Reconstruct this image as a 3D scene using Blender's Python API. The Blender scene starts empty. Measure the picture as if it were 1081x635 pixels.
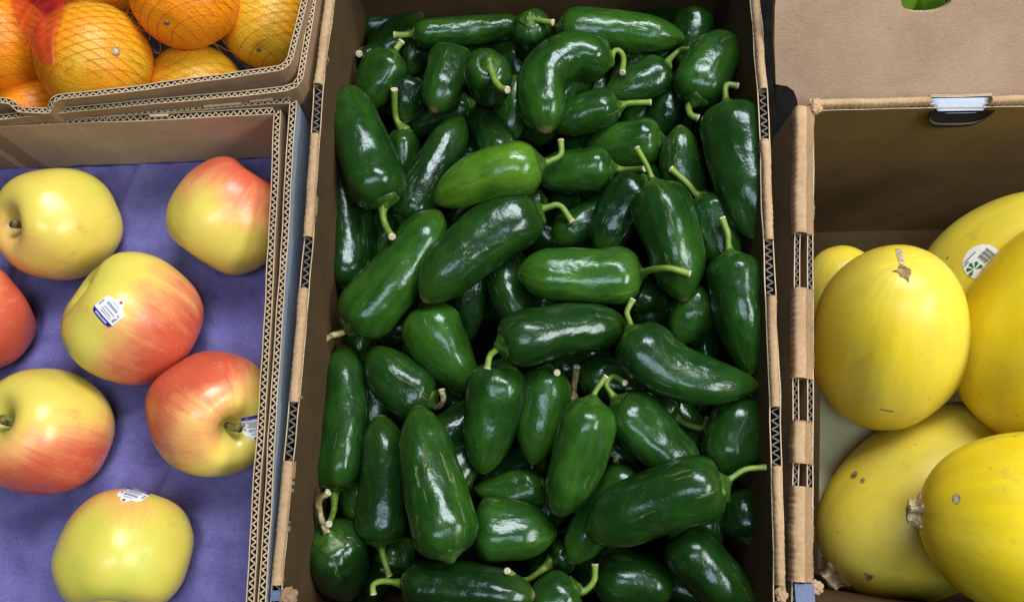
import bpy, bmesh, math, random
import numpy as np
from mathutils import Vector, Matrix, noise
from mathutils.bvhtree import BVHTree

random.seed(7)
S = bpy.context.scene
COL = S.collection
PI = math.pi
# ------------------------------------------------------------------ camera
FPX, W0, H0 = 900.0, 1081.0, 635.0
TILT = math.radians(13.0)
D = 0.54                                         # height of the lens over the box rims (m)
CAM = Vector((0, 0, D))
RX = Vector((1, 0, 0))
UX = Vector((0, math.cos(TILT), math.sin(TILT)))
FX = Vector((0, math.sin(TILT), -math.cos(TILT)))
cd = bpy.data.cameras.new('camera'); cam = bpy.data.objects.new('camera', cd); COL.objects.link(cam)
cam.location = CAM; cam.rotation_euler = (TILT, 0, 0)
cd.sensor_width = 36; cd.lens = 36 * FPX / W0; cd.clip_start = .01; cd.clip_end = 50
S.camera = cam

def ray(px, py):
    return RX * ((px - W0 / 2) / FPX) + UX * ((H0 / 2 - py) / FPX) + FX
def at(px, py, z):
    r = ray(px, py); return CAM + r * ((z - D) / r.z)
def scl(p):                                      # metres per photo pixel at a point
    return (p - CAM).dot(FX) / FPX
def imgdir(dx, dy, toward, p):                   # direction from its look: right, down, towards the lens
    b = (CAM - p).normalized()
    r = (RX - b * RX.dot(b)).normalized(); u = b.cross(r)
    v = (r * dx - u * dy).normalized() if (dx or dy) else Vector((0, 0, 0))
    a = math.radians(toward)
    return (v * math.cos(a) + b * math.sin(a)).normalized()

# ------------------------------------------------------------------ materials
def mat(name, rough=.5, spec=.5):
    m = bpy.data.materials.new(name); m.use_nodes = True
    nt = m.node_tree; b = nt.nodes['Principled BSDF']
    b.inputs['Roughness'].default_value = rough; b.inputs['Specular IOR Level'].default_value = spec
    return m, nt, b
def nd(nt, typ, **kw):
    n = nt.nodes.new(typ)
    for k, v in kw.items():
        if k in n.inputs: n.inputs[k].default_value = v
        else: setattr(n, k, v)
    return n
def lk(nt, a, b): nt.links.new(a, b)
def noise_n(nt, vec, scale, detail=3, rough=.5):
    n = nd(nt, 'ShaderNodeTexNoise', Scale=scale, Detail=detail, Roughness=rough)
    if vec is not None: lk(nt, vec, n.inputs['Vector'])
    return n.outputs['Fac']
def ramp(nt, fac, stops):
    r = nt.nodes.new('ShaderNodeValToRGB'); e = r.color_ramp.elements
    while len(e) < len(stops): e.new(.5)
    for i, (p, c) in enumerate(stops):
        e[i].position = p; e[i].color = (*c, 1) if not isinstance(c, float) else (c, c, c, 1)
    lk(nt, fac, r.inputs['Fac']); return r.outputs['Color']
def mix(nt, fac, a, b, mode='MIX'):
    n = nt.nodes.new('ShaderNodeMix'); n.data_type = 'RGBA'; n.blend_type = mode
    for s, v in ((n.inputs[0], fac), (n.inputs[6], a), (n.inputs[7], b)):
        if hasattr(v, 'is_linked'): lk(nt, v, s)
        elif isinstance(v, (int, float)): s.default_value = v
        else: s.default_value = (*v, 1)
    return n.outputs[2]
def mth(nt, op, a, b=None, c=None, clamp=False):
    n = nt.nodes.new('ShaderNodeMath'); n.operation = op; n.use_clamp = clamp
    for i, v in enumerate((a, b, c)):
        if v is None: continue
        if hasattr(v, 'is_linked'): lk(nt, v, n.inputs[i])
        else: n.inputs[i].default_value = v
    return n.outputs[0]
def vmul(nt, vec, s):
    n = nt.nodes.new('ShaderNodeVectorMath'); n.operation = 'MULTIPLY'; lk(nt, vec, n.inputs[0]); n.inputs[1].default_value = s
    return n.outputs[0]
def attr(nt, name, out='Fac'):
    n = nt.nodes.new('ShaderNodeAttribute'); n.attribute_name = name; return n.outputs[out]
def bump(nt, b, h, dist, strength=1.0):
    n = nd(nt, 'ShaderNodeBump', Strength=strength, Distance=dist); lk(nt, h, n.inputs['Height']); lk(nt, n.outputs[0], b.inputs['Normal'])
def geo_pos(nt): return nt.nodes.new('ShaderNodeNewGeometry').outputs['Position']
def rnd(nt): return nt.nodes.new('ShaderNodeObjectInfo').outputs['Random']

def kraft(name, c0, c1, rough=.85, fib=1.0):
    m, nt, b = mat(name, rough, .25); p = geo_pos(nt)
    big = noise_n(nt, p, 22, 4, .6); fine = noise_n(nt, vmul(nt, p, (260, 260, 1500)), 1, 4, .65); spk = noise_n(nt, p, 900, 2)
    f = mth(nt, 'ADD', mth(nt, 'MULTIPLY', big, .65), mth(nt, 'MULTIPLY', fine, .5 * fib))
    c = ramp(nt, f, [(.33, c0), (.78, c1)])
    scuff = ramp(nt, noise_n(nt, vmul(nt, p, (60, 60, 110)), 1, 5, .7), [(.62, 0.0), (.75, 1.0)])
    c = mix(nt, mth(nt, 'MULTIPLY', scuff, .3), c, tuple(x * .55 for x in c0))
    c = mix(nt, mth(nt, 'MULTIPLY', ramp(nt, spk, [(.6, 0.0), (.75, 1.0)]), .35), c, tuple(min(1, x * 1.5) for x in c1))
    lk(nt, c, b.inputs['Base Color']); bump(nt, b, mth(nt, 'ADD', fine, spk), .0003, .5); return m
M = {}
M['kraft'] = kraft('kraft_cardboard', (.22, .142, .082), (.36, .245, .15))
M['kraft_pink'] = kraft('kraft_cardboard_pale', (.36, .245, .165), (.54, .40, .285))
M['kraft_shaded'] = kraft('kraft_cardboard_shaded', (.050, .031, .013), (.100, .062, .026))  # box interiors and flute holes: their shade put into a darkened kraft
M['liner'] = kraft('pale_liner_card', (.36, .36, .20), (.52, .52, .33))
M['kraft_panel'] = kraft('kraft_cardboard_front', (.255, .175, .118), (.40, .285, .20))
M['flap_grey'] = kraft('grey_flap_print', (.30, .37, .48), (.46, .53, .64), .6, .6)
M['kraft_shaded_warm'] = kraft('kraft_cardboard_shaded_warm', (.095, .060, .022), (.175, .115, .047))  # squash box back wall: shade kept in the colour, lifted and warmer
M['edge'] = kraft('cut_cardboard_edge', (.31, .23, .14), (.53, .42, .29))
M['flute'] = kraft('cardboard_fluting', (.34, .26, .17), (.54, .44, .31))
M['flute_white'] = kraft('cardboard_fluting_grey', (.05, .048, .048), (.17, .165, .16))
M['fold'] = kraft('crushed_cardboard_fold', (.25, .158, .085), (.48, .33, .195))
M['fold_shaded'] = kraft('crushed_cardboard_fold_shaded', (.17, .105, .055), (.31, .205, .12))  # inner slope of the squash box fold, its shade put into the colour
M['print_blue'] = kraft('blue_printed_liner', (.075, .10, .20), (.16, .20, .33), .55, .6)
M['print_grey'] = kraft('grey_blue_liner', (.22, .27, .37), (.38, .44, .55), .6, .6)
M['hole_shade'] = kraft('hole_shade_black', (.003, .003, .003), (.010, .009, .009), .9)  # darkness of the hand hole gap, painted as near black
m, nt, b = mat('dark_shelf', .9, .0); lk(nt, ramp(nt, noise_n(nt, geo_pos(nt), 40, 4), [(.3, (.008, .008, .008)), (.7, (.02, .02, .02))]), b.inputs['Base Color']); M['shelf'] = m

# pepper skin
m, nt, b = mat('jalapeno_skin', .2, .42)
pc = attr(nt, 'pc', 'Vector'); br = attr(nt, 'bright'); p = geo_pos(nt); al = attr(nt, 'along')
n1 = noise_n(nt, p, 28, 4, .6); n2 = noise_n(nt, vmul(nt, pc, (1.6, 1.6, .5)), 1.3, 4, .6)
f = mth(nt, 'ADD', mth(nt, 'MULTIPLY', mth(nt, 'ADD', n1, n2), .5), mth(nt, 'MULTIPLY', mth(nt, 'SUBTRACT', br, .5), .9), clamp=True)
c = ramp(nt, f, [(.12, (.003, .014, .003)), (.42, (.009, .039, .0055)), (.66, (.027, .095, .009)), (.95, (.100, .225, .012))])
c = mix(nt, mth(nt, 'MULTIPLY', ramp(nt, al, [(.0, 1.0), (.10, 0.0)]), .3), c, (.03, .09, .009))
c = mix(nt, mth(nt, 'MULTIPLY', ramp(nt, al, [(.72, 0.0), (1.0, 1.0)]), .35), c, (.045, .12, .008))
c = mix(nt, mth(nt, 'MULTIPLY', ramp(nt, al, [(.975, 0.0), (.992, 1.0)]), .8), c, (.20, .15, .07))
crk = noise_n(nt, vmul(nt, pc, (6.0, 6.0, .7)), 1.0, 3, .55); msk = noise_n(nt, p, 16, 2)
ck = mth(nt, 'MULTIPLY', ramp(nt, crk, [(.645, 0.0), (.665, 1.0), (.675, 1.0), (.695, 0.0)]), ramp(nt, msk, [(.47, 0.0), (.54, 1.0)]))
dull = noise_n(nt, p, 45, 5, .7); c = mix(nt, mth(nt, 'MULTIPLY', ramp(nt, dull, [(.56, 0.0), (.72, 1.0)]), .35), c, (.035, .085, .03))
c = mix(nt, mth(nt, 'MULTIPLY', ck, .55), c, (.19, .19, .075))
spk = nd(nt, 'ShaderNodeTexVoronoi', Scale=170.0); lk(nt, p, spk.inputs['Vector'])
sp = mth(nt, 'MULTIPLY', ramp(nt, spk.outputs['Distance'], [(.05, 1.0), (.11, 0.0)]), ramp(nt, noise_n(nt, p, 60, 2), [(.62, 0.0), (.7, 1.0)]))
c = mix(nt, mth(nt, 'MULTIPLY', sp, .6), c, (.32, .33, .2))
lk(nt, c, b.inputs['Base Color'])
smu = noise_n(nt, p, 75, 4, .65)
lk(nt, ramp(nt, smu, [(.3, .17), (.55, .23), (.75, .36)]), b.inputs['Roughness'])
b.inputs['Specular Tint'].default_value = (.72, .88, 1, 1); b.inputs['Coat Weight'].default_value = .15; b.inputs['Coat Roughness'].default_value = .12
hb = mth(nt, 'ADD', noise_n(nt, vmul(nt, pc, (1.7, 1.7, 1.3)), 1.5, 3, .45), mth(nt, 'MULTIPLY', noise_n(nt, p, 420, 2), .06))
hb = mth(nt, 'ADD', hb, mth(nt, 'MULTIPLY', noise_n(nt, p, 95, 3, .5), .17))
bump(nt, b, mth(nt, 'ADD', hb, mth(nt, 'MULTIPLY', ck, -.25)), .0018, .5)
M['pepper'] = m
# stems and calyx
m, nt, b = mat('jalapeno_stem', .45, .4); al = attr(nt, 'along'); p = geo_pos(nt)
f = noise_n(nt, p, 160, 4)
c = ramp(nt, mth(nt, 'ADD', mth(nt, 'MULTIPLY', al, .35), mth(nt, 'MULTIPLY', f, .7)), [(.2, (.05, .12, .012)), (.55, (.13, .225, .03)), (.85, (.23, .30, .06))])
c = mix(nt, ramp(nt, mth(nt, 'ADD', al, mth(nt, 'MULTIPLY', f, .25)), [(1.08, 0.0), (1.2, 1.0)]), c, (.20, .15, .06))
lk(nt, c, b.inputs['Base Color']); bump(nt, b, noise_n(nt, p, 700, 3), .0004, .6); M['stem'] = m
m, nt, b = mat('jalapeno_calyx', .35, .45); lk(nt, ramp(nt, noise_n(nt, geo_pos(nt), 260, 4), [(.3, (.014, .048, .006)), (.7, (.05, .115, .014))]), b.inputs['Base Color']); bump(nt, b, noise_n(nt, geo_pos(nt), 500, 3), .0004, .5); M['calyx'] = m
m, nt, b = mat('jalapeno_stem_cut', .7, .2); lk(nt, ramp(nt, noise_n(nt, geo_pos(nt), 900, 2), [(.35, (.34, .29, .17)), (.65, (.66, .62, .48))]), b.inputs['Base Color']); M['cut'] = m
m, nt, b = mat('dried_stem', .8, .2); lk(nt, ramp(nt, noise_n(nt, geo_pos(nt), 260, 4), [(.35, (.08, .07, .03)), (.5, (.25, .22, .1)), (.7, (.42, .37, .22))]), b.inputs['Base Color']); M['stem_dry'] = m
# apple
m, nt, b = mat('apple_skin', .27, .5); tc = nt.nodes.new('ShaderNodeTexCoord').outputs['Object']
bl = attr(nt, 'blush'); rad = attr(nt, 'rad', 'Vector'); green = attr(nt, 'green')
st1 = noise_n(nt, vmul(nt, rad, (7, 7, 1.1)), 1, 4, .6); st2 = noise_n(nt, vmul(nt, rad, (26, 26, 2.6)), 1, 5, .65); bn = noise_n(nt, tc, 30, 4, .55)
f = mth(nt, 'ADD', bl, mth(nt, 'ADD', mth(nt, 'MULTIPLY', mth(nt, 'SUBTRACT', st1, .5), .45), mth(nt, 'ADD', mth(nt, 'MULTIPLY', mth(nt, 'SUBTRACT', st2, .5), .42), mth(nt, 'MULTIPLY', mth(nt, 'SUBTRACT', bn, .5), .75))), clamp=True)
yel = mix(nt, green, (.76, .58, .125), (.55, .55, .085))
yel = mix(nt, ramp(nt, bn, [(.35, 0.0), (.7, .55)]), yel, (.74, .50, .09))
c = mix(nt, ramp(nt, f, [(.28, 0.0), (.52, .62), (.72, 1.0)]), yel, (.74, .31, .13))
c = mix(nt, ramp(nt, f, [(.60, 0.0), (1.0, 1.0)]), c, (.57, .10, .052))
len_ = nd(nt, 'ShaderNodeTexVoronoi', Scale=190.0); lk(nt, tc, len_.outputs[0].node.inputs['Vector'])
c = mix(nt, mth(nt, 'MULTIPLY', ramp(nt, len_.outputs['Distance'], [(.06, 1.0), (.14, 0.0)]), .3), c, (.84, .66, .36))
bru = noise_n(nt, tc, 42, 5, .7); c = mix(nt, mth(nt, 'MULTIPLY', ramp(nt, bru, [(.62, 0.0), (.72, 1.0)]), .35), c, (.40, .24, .06))
cav = attr(nt, 'cavity'); c = mix(nt, mth(nt, 'MULTIPLY', cav, .75), c, (.25, .26, .06))
lk(nt, c, b.inputs['Base Color']); b.inputs['Subsurface Weight'].default_value = .06; b.inputs['Subsurface Radius'].default_value = (.004, .002, .001); b.inputs['Subsurface Scale'].default_value = 1
lk(nt, ramp(nt, noise_n(nt, tc, 60, 3), [(.3, .22), (.7, .40)]), b.inputs['Roughness'])
bump(nt, b, mth(nt, 'ADD', noise_n(nt, tc, 45, 3), mth(nt, 'MULTIPLY', noise_n(nt, tc, 500, 2), .05)), .0012, .5); M['apple'] = m
m, nt, b = mat('apple_stem', .8, .2); lk(nt, ramp(nt, noise_n(nt, geo_pos(nt), 300, 3), [(.3, (.08, .07, .022)), (.7, (.24, .23, .08))]), b.inputs['Base Color']); M['apple_stem'] = m
# orange
m, nt, b = mat('orange_peel', .42, .5); tc = nt.nodes.new('ShaderNodeTexCoord').outputs['Object']; gr = attr(nt, 'green')
bn = noise_n(nt, tc, 24, 4, .6)
c = ramp(nt, bn, [(.3, (.80, .22, .003)), (.7, (.90, .325, .006))])
c = mix(nt, mth(nt, 'MULTIPLY', gr, ramp(nt, noise_n(nt, tc, 34, 3), [(.3, .35), (.65, 1.0)])), c, (.55, .42, .022))
v = nd(nt, 'ShaderNodeTexVoronoi', Scale=520.0); lk(nt, tc, v.inputs['Vector'])
c = mix(nt, mth(nt, 'MULTIPLY', ramp(nt, v.outputs['Distance'], [(.0, 1.0), (.45, 0.0)]), .28), c, (.40, .13, .005))
sc_ = noise_n(nt, tc, 55, 5, .7); c = mix(nt, mth(nt, 'MULTIPLY', ramp(nt, sc_, [(.64, 0.0), (.74, 1.0)]), .25), c, (.40, .22, .05))
lk(nt, c, b.inputs['Base Color'])
bump(nt, b, mth(nt, 'ADD', v.outputs['Distance'], mth(nt, 'MULTIPLY', noise_n(nt, tc, 120, 3), .8)), .0005, .5); M['orange'] = m
m, nt, b = mat('orange_button', .8, .2); lk(nt, ramp(nt, noise_n(nt, geo_pos(nt), 500, 3), [(.3, (.28, .22, .12)), (.7, (.55, .48, .34))]), b.inputs['Base Color']); M['button'] = m
m, nt, b = mat('brown_scar', .85, .2); lk(nt, ramp(nt, noise_n(nt, geo_pos(nt), 420, 4), [(.3, (.09, .05, .02)), (.55, (.26, .17, .08)), (.75, (.42, .32, .17))]), b.inputs['Base Color']); M['scar'] = m
m, nt, b = mat('red_net_strand', .45, .4); lk(nt, ramp(nt, noise_n(nt, geo_pos(nt), 30, 3), [(.3, (.42, .10, .008)), (.7, (.62, .20, .012))]), b.inputs['Base Color']); M['net'] = m
m, nt, b = mat('red_film', .4, .5); lk(nt, ramp(nt, noise_n(nt, geo_pos(nt), 70, 4), [(.3, (.45, .010, .012)), (.7, (.75, .035, .03))]), b.inputs['Base Color'])
b.inputs['Alpha'].default_value = .52; M['film'] = m
# squash
m, nt, b = mat('squash_rind', .36, .45); tc = nt.nodes.new('ShaderNodeTexCoord').outputs['Object']; rad = attr(nt, 'rad', 'Vector'); gr = attr(nt, 'green')
rib = noise_n(nt, vmul(nt, rad, (2.2, 2.2, .5)), 1, 2, .5); bn = noise_n(nt, tc, 14, 4, .6)
f = mth(nt, 'ADD', mth(nt, 'MULTIPLY', rib, .6), mth(nt, 'MULTIPLY', bn, .45))
c = ramp(nt, f, [(.30, (.66, .46, .008)), (.52, (.82, .63, .012)), (.75, (.88, .73, .05))])
c = mix(nt, mth(nt, 'MULTIPLY', gr, ramp(nt, bn, [(.25, .5), (.6, 1.0)])), c, (.55, .49, .10))
blo = noise_n(nt, tc, 26, 6, .72); c = mix(nt, mth(nt, 'MULTIPLY', ramp(nt, blo, [(.42, 0.0), (.66, 1.0)]), .38), c, (.56, .45, .05))
lin = noise_n(nt, vmul(nt, rad, (26, 26, .9)), 1, 4, .65); c = mix(nt, mth(nt, 'MULTIPLY', ramp(nt, lin, [(.52, 0.0), (.72, 1.0)]), .09), c, (.50, .38, .03))
wv = noise_n(nt, vmul(nt, rad, (9, 9, .6)), 1, 3, .6)
c = mix(nt, mth(nt, 'MULTIPLY', ramp(nt, wv, [(.5, 0.0), (.68, 1.0)]), .10), c, (.42, .34, .06))
v = nd(nt, 'ShaderNodeTexVoronoi', Scale=46.0); lk(nt, tc, v.inputs['Vector'])
sp = mth(nt, 'MULTIPLY', ramp(nt, v.outputs['Distance'], [(.035, 1.0), (.085, 0.0)]), ramp(nt, noise_n(nt, tc, 23, 2), [(.44, 0.0), (.52, 1.0)]))
c = mix(nt, mth(nt, 'MULTIPLY', sp, .75), c, (.20, .12, .03))
sc_ = noise_n(nt, tc, 48, 5, .72); c = mix(nt, mth(nt, 'MULTIPLY', ramp(nt, sc_, [(.60, 0.0), (.70, 1.0)]), .42), c, (.40, .31, .07))
lk(nt, c, b.inputs['Base Color']); b.inputs['Subsurface Weight'].default_value = .04; b.inputs['Subsurface Radius'].default_value = (.004, .003, .001); b.inputs['Subsurface Scale'].default_value = 1
bump(nt, b, mth(nt, 'ADD', mth(nt, 'ADD', rib, mth(nt, 'MULTIPLY', lin, .10)), mth(nt, 'MULTIPLY', noise_n(nt, tc, 220, 3), .14)), .0016, .45); M['squash'] = m
m, nt, b = mat('squash_stem_wood', .8, .25); lk(nt, ramp(nt, noise_n(nt, geo_pos(nt), 260, 5, .65), [(.3, (.16, .11, .05)), (.5, (.42, .34, .20)), (.72, (.66, .58, .42))]), b.inputs['Base Color'])
bump(nt, b, noise_n(nt, geo_pos(nt), 500, 4), .001, .8); M['squash_stem'] = m
# tray
m, nt, b = mat('purple_pulp', .9, .2); p = geo_pos(nt)
f = mth(nt, 'ADD', mth(nt, 'MULTIPLY', noise_n(nt, p, 26, 5, .65), .7), mth(nt, 'MULTIPLY', noise_n(nt, p, 420, 4, .7), .35))
c = ramp(nt, f, [(.35, (.100, .090, .265)), (.55, (.150, .138, .375)), (.75, (.215, .205, .48))])
c = mix(nt, mth(nt, 'MULTIPLY', ramp(nt, noise_n(nt, p, 310, 2), [(.67, 0.0), (.74, 1.0)]), .5), c, (.05, .045, .15))
lk(nt, c, b.inputs['Base Color']); bump(nt, b, mth(nt, 'ADD', noise_n(nt, p, 520, 4, .7), noise_n(nt, p, 90, 4)), .0011, .7); M['tray'] = m
def flat(name, col, rough=.4):
    m, nt, b = mat(name, rough, .4); p = geo_pos(nt)
    lk(nt, mix(nt, mth(nt, 'MULTIPLY', noise_n(nt, p, 700, 3), .35), col, tuple(x * .75 for x in col)), b.inputs['Base Color']); return m
M['white'] = flat('sticker_white', (.80, .80, .83)); M['navy'] = flat('sticker_blue', (.018, .012, .30)); M['red'] = flat('sticker_red', (.55, .02, .05))
M['ink'] = flat('sticker_ink', (.26, .28, .42)); M['lilac'] = flat('sticker_lilac', (.42, .42, .72)); M['green_ink'] = flat('sticker_green', (.02, .16, .075)); M['grey_ink'] = flat('sticker_grey', (.17, .17, .18)); M['teal'] = flat('sticker_teal', (.35, .52, .60))

# ------------------------------------------------------------------ objects
def tagit(o, label, cat, group=None):
    o['label'] = label; o['category'] = cat
    if group: o['group'] = group
def thing(name, label, cat, loc, group=None, rot=None):
    o = bpy.data.objects.new(name, None); COL.objects.link(o); o.empty_display_size = .01
    o.location = loc
    if rot is not None: o.rotation_euler = rot.to_euler()
    tagit(o, label, cat, group); return o
def mkobj(name, verts, faces, mats, parent=None, smooth=True, midx=None, fattr=None, vattr=None, origin=None):
    me = bpy.data.meshes.new(name)
    if origin is None and parent:
        top = parent
        while top.parent: top = top.parent
        if top['category'] == 'box': origin = Vector(top.location)
    if origin is not None: verts = [Vector(v) - origin for v in verts]
    me.from_pydata([tuple(v) for v in verts], [], faces)
    for mm in (mats if isinstance(mats, (list, tuple)) else [mats]): me.materials.append(mm)
    if midx is not None: me.polygons.foreach_set('material_index', midx)
    me.polygons.foreach_set('use_smooth', [smooth] * len(me.polygons))
    for k, vals in (fattr or {}).items():
        a = me.attributes.new(k, 'FLOAT', 'POINT'); a.data.foreach_set('value', vals)
    for k, vals in (vattr or {}).items():
        a = me.attributes.new(k, 'FLOAT_VECTOR', 'POINT'); a.data.foreach_set('vector', [c for v in vals for c in v])
    me.validate(); me.update()
    o = bpy.data.objects.new(name, me); COL.objects.link(o)
    if parent: o.parent = parent
    return o
def resample(pts, n):
    pts = [Vector(p) for p in pts]
    if len(pts) > 2:                              # Catmull-Rom
        P = [pts[0] * 2 - pts[1]] + pts + [pts[-1] * 2 - pts[-2]]; out = []
        for i in range(1, len(P) - 2):
            for k in range(16):
                t = k / 16; a, b_, c_, d_ = P[i - 1], P[i], P[i + 1], P[i + 2]
                out.append(.5 * ((2 * b_) + (c_ - a) * t + (2 * a - 5 * b_ + 4 * c_ - d_) * t * t + (3 * b_ - a - 3 * c_ + d_) * t ** 3))
        out.append(pts[-1]); pts = out
    return pts
def arclen(pts):
    s = [0.0]
    for a, b_ in zip(pts, pts[1:]): s.append(s[-1] + (b_ - a).length)
    return s
def sample(pts, s, x):
    x = min(max(x, 0), s[-1])
    for i in range(len(s) - 1):
        if x <= s[i + 1] + 1e-12:
            t = (x - s[i]) / max(s[i + 1] - s[i], 1e-9); return pts[i].lerp(pts[i + 1], t)
    return pts[-1].copy()
def tube(pts, radii, seg=8, cap0=True, cap1=True, bumpf=None):
    n = len(pts); V = []; F = []; T = []
    tan = [(pts[min(i + 1, n - 1)] - pts[max(i - 1, 0)]).normalized() for i in range(n)]
    a = tan[0].orthogonal().normalized()
    for i in range(n):
        a = (a - tan[i] * a.dot(tan[i])).normalized(); b_ = tan[i].cross(a)
        for k in range(seg):
            ph = 2 * PI * k / seg; r = radii[i] * (bumpf(i, ph) if bumpf else 1)
            V.append(pts[i] + (a * math.cos(ph) + b_ * math.sin(ph)) * r); T.append(i / (n - 1))
    for i in range(n - 1):
        for k in range(seg):
            k2 = (k + 1) % seg; F.append((i * seg + k, i * seg + k2, (i + 1) * seg + k2, (i + 1) * seg + k))
    if cap0: F.append(tuple(reversed(range(seg))))
    if cap1: F.append(tuple((n - 1) * seg + k for k in range(seg)))
    return V, F, T
def boxv(V, F, c, ax, ay, az):
    i = len(V)
    for sx, sy, sz in ((-1,-1,-1),(1,-1,-1),(1,1,-1),(-1,1,-1),(-1,-1,1),(1,-1,1),(1,1,1),(-1,1,1)): V.append(c + ax * sx + ay * sy + az * sz)
    F += [tuple(i + q for q in f) for f in ((0,3,2,1),(4,5,6,7),(0,1,5,4),(1,2,6,5),(2,3,7,6),(3,0,4,7))]

# ------------------------------------------------------------------ cardboard
def strip_path(px, step=.0015, wob=.0004, seed=0):
    """rim line from photo corner marks: list of world points (z included)"""
    pts = [Vector(p) for p in px]; s = arclen(pts); n = max(2, int(s[-1] / step)); out = []
    for i in range(n + 1):
        p = sample(pts, s, s[-1] * i / n)
        w = noise.noise(Vector((p.x * 18, p.y * 18, seed * 3.7))) * wob * 2; p.x += w; p.y += w * .5
        p.z += noise.noise(Vector((p.x * 30, p.y * 30, seed + 9.1))) * wob * 1.5
        out.append(p)
    return out
def normals2d(pts):
    out = []
    for i in range(len(pts)):
        t = pts[min(i + 1, len(pts) - 1)] - pts[max(i - 1, 0)]; t.z = 0; t.normalize(); out.append(Vector((-t.y, t.x, 0)))
    return out
def wall(parent, px, th, zb, m_left, m_right, period=.0042, seed=0, liner=.0007, flute=True, mflute=None, name='wall', sheet=.00042):
    """one corrugated sheet standing on edge: two liners with a wavy flute between"""
    P = strip_path(px, seed=seed); N = normals2d(P); V = []; F = []; MI = []
    for off, mi in ((th / 2, 0), (-th / 2, 1)):
        i0 = len(V); sgn = 1 if off > 0 else -1
        for p, n in zip(P, N):
            off = sgn * th / 2 * (1 + .16 * noise.noise(Vector((p.x * 45, p.y * 45, seed + sgn * 2.0))))
            o = p + n * off; q = p + n * (off - sgn * liner)
            V += [Vector((o.x, o.y, zb)), o.copy(), q, Vector((q.x, q.y, zb))]
        for i in range(len(P) - 1):
            a = i0 + i * 4
            for k, mm in ((0, mi), (1, 2), (2, 3)):
                F.append((a + k, a + k + 1, a + 5 + k, a + 4 + k)); MI.append(mm)
        for a in (i0, i0 + (len(P) - 1) * 4): F.append((a, a + 1, a + 2, a + 3)); MI.append(2)
    w = mkobj(name, V, F, [m_left, m_right, M['edge'], M['kraft_shaded']], parent, False, MI)
    if flute:
        s = arclen(P); n = int(s[-1] / period * 10); V = []; F = []; MI = []; amp = th / 2 - liner * 1.0
        pts = [sample(P, s, s[-1] * i / n) for i in range(n + 1)]; NN = normals2d(pts); cen = []
        for i, (p, nn) in enumerate(zip(pts, NN)):
            ph = 2 * PI * s[-1] * i / n / period + 2.2 * noise.noise(Vector((p.x * 55, p.y * 55, seed))) + .7 * noise.noise(Vector((p.x * 210, p.y * 210, seed + 3)))
            tri = 2 / PI * math.asin(.97 * math.sin(ph))
            c = p + nn * (tri * amp * (.86 + .16 * noise.noise(Vector((p.x * 130, p.y * 130, seed + 6))))); c.z -= .0003 + .0012 * abs(noise.noise(Vector((p.x * 300, p.y * 300, seed)))); cen.append(c)
        cn = normals2d(cen)
        for c, nn in zip(cen, cn):
            for sg in (1, -1):
                q = c + nn * sheet * sg; V += [q, Vector((q.x, q.y, q.z - .022))]
        for i in range(n):
            a = i * 4
            F += [(a, a + 2, a + 6, a + 4), (a + 1, a, a + 4, a + 5), (a + 2, a + 3, a + 7, a + 6)]; MI += [0, 1, 1]
        mkobj('fluting', V, F, [mflute or M['edge'], M['kraft_shaded']], w, False, MI)
    return w
def fold(parent, px, t0, t1, width, mat_, seed=0, height=.004, skirt=.006, rib=.0041, ribamp=.00011, skew=0.0):
    """crushed rounded fold of the board covering the rim between two arc fractions"""
    P0 = [Vector(p) for p in px]; s0 = arclen(P0); a, b_ = s0[-1] * t0, s0[-1] * t1
    n = max(4, int((b_ - a) / .0007)); P = [sample(P0, s0, a + (b_ - a) * i / n) for i in range(n + 1)]; N = normals2d(P)
    prof = [(-1, -1.0)] + [(-math.cos(PI * k / 8), math.sin(PI * k / 8) ** .6) for k in range(9)] + [(1, -1.0)]
    if skew: prof = [(-1, -1.0), (-1, .2), (-.93, .75), (-.75, .97), (-.4, 1.0), (-.08, .96), (.06, .80), (.16, .35), (.5, .10), (.9, -.15), (1, -.4), (1, -1.0)]
    V = []; F = []; m_ = len(prof)
    for i, (p, nn) in enumerate(zip(P, N)):
        d = (a + (b_ - a) * i / n); ends = min(i, n - i) / 3.0
        wid = width * (1 + .10 * noise.noise(Vector((d * 90, seed, 0))) + .06 * noise.noise(Vector((d * 500, seed, 3)))) / 2
        cx = .0006 * noise.noise(Vector((d * 60, seed, 7)))
        rag = .0006 * noise.noise(Vector((d * 700, seed, 2)))
        for u, v in prof:
            z = (v * height if v > -.9 else -skirt)
            r = ribamp * math.sin(2 * PI * d / rib + .8 * noise.noise(Vector((d * 80, seed, u)))) * (.4 + .6 * abs(u) if v >= 0 else .6)
            r += .00025 * noise.noise(Vector((d * 420, u * 3, seed + 5)))
            q = p + nn * (u * (wid + r) + cx); q.z = p.z + z + r * (v if v > 0 else 0) - height * .55 + (rag if ends < 1 else 0)
            V.append(q)
    for i in range(n):
        for k in range(m_ - 1): F.append((i * m_ + k, i * m_ + k + 1, (i + 1) * m_ + k + 1, (i + 1) * m_ + k))
    F.append(tuple(range(m_))); F.append(tuple(reversed([n * m_ + k for k in range(m_)])))
    mi = [1 if skew and k >= 6 else 0 for i in range(n) for k in range(m_ - 1)] + [0, 0]
    return mkobj('fold', V, F, [mat_, M['fold_shaded']], parent, True, mi)
def slab(name, parent, corners, z, t, m_):
    V = [Vector((c.x, c.y, z)) for c in corners] + [Vector((c.x, c.y, z - t)) for c in corners]; n = len(corners)
    F = [tuple(range(n)), tuple(reversed(range(n, 2 * n)))] + [(i, i + n, (i + 1) % n + n, (i + 1) % n) for i in range(n)]
    return mkobj(name, V, F, m_, parent, False)
def frac(px, pts_y):                              # arc fraction at photo rows, for folds and slots
    pass
def rim(rows, z=0.0): return [at(x, y, z) for x, y in rows]
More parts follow.
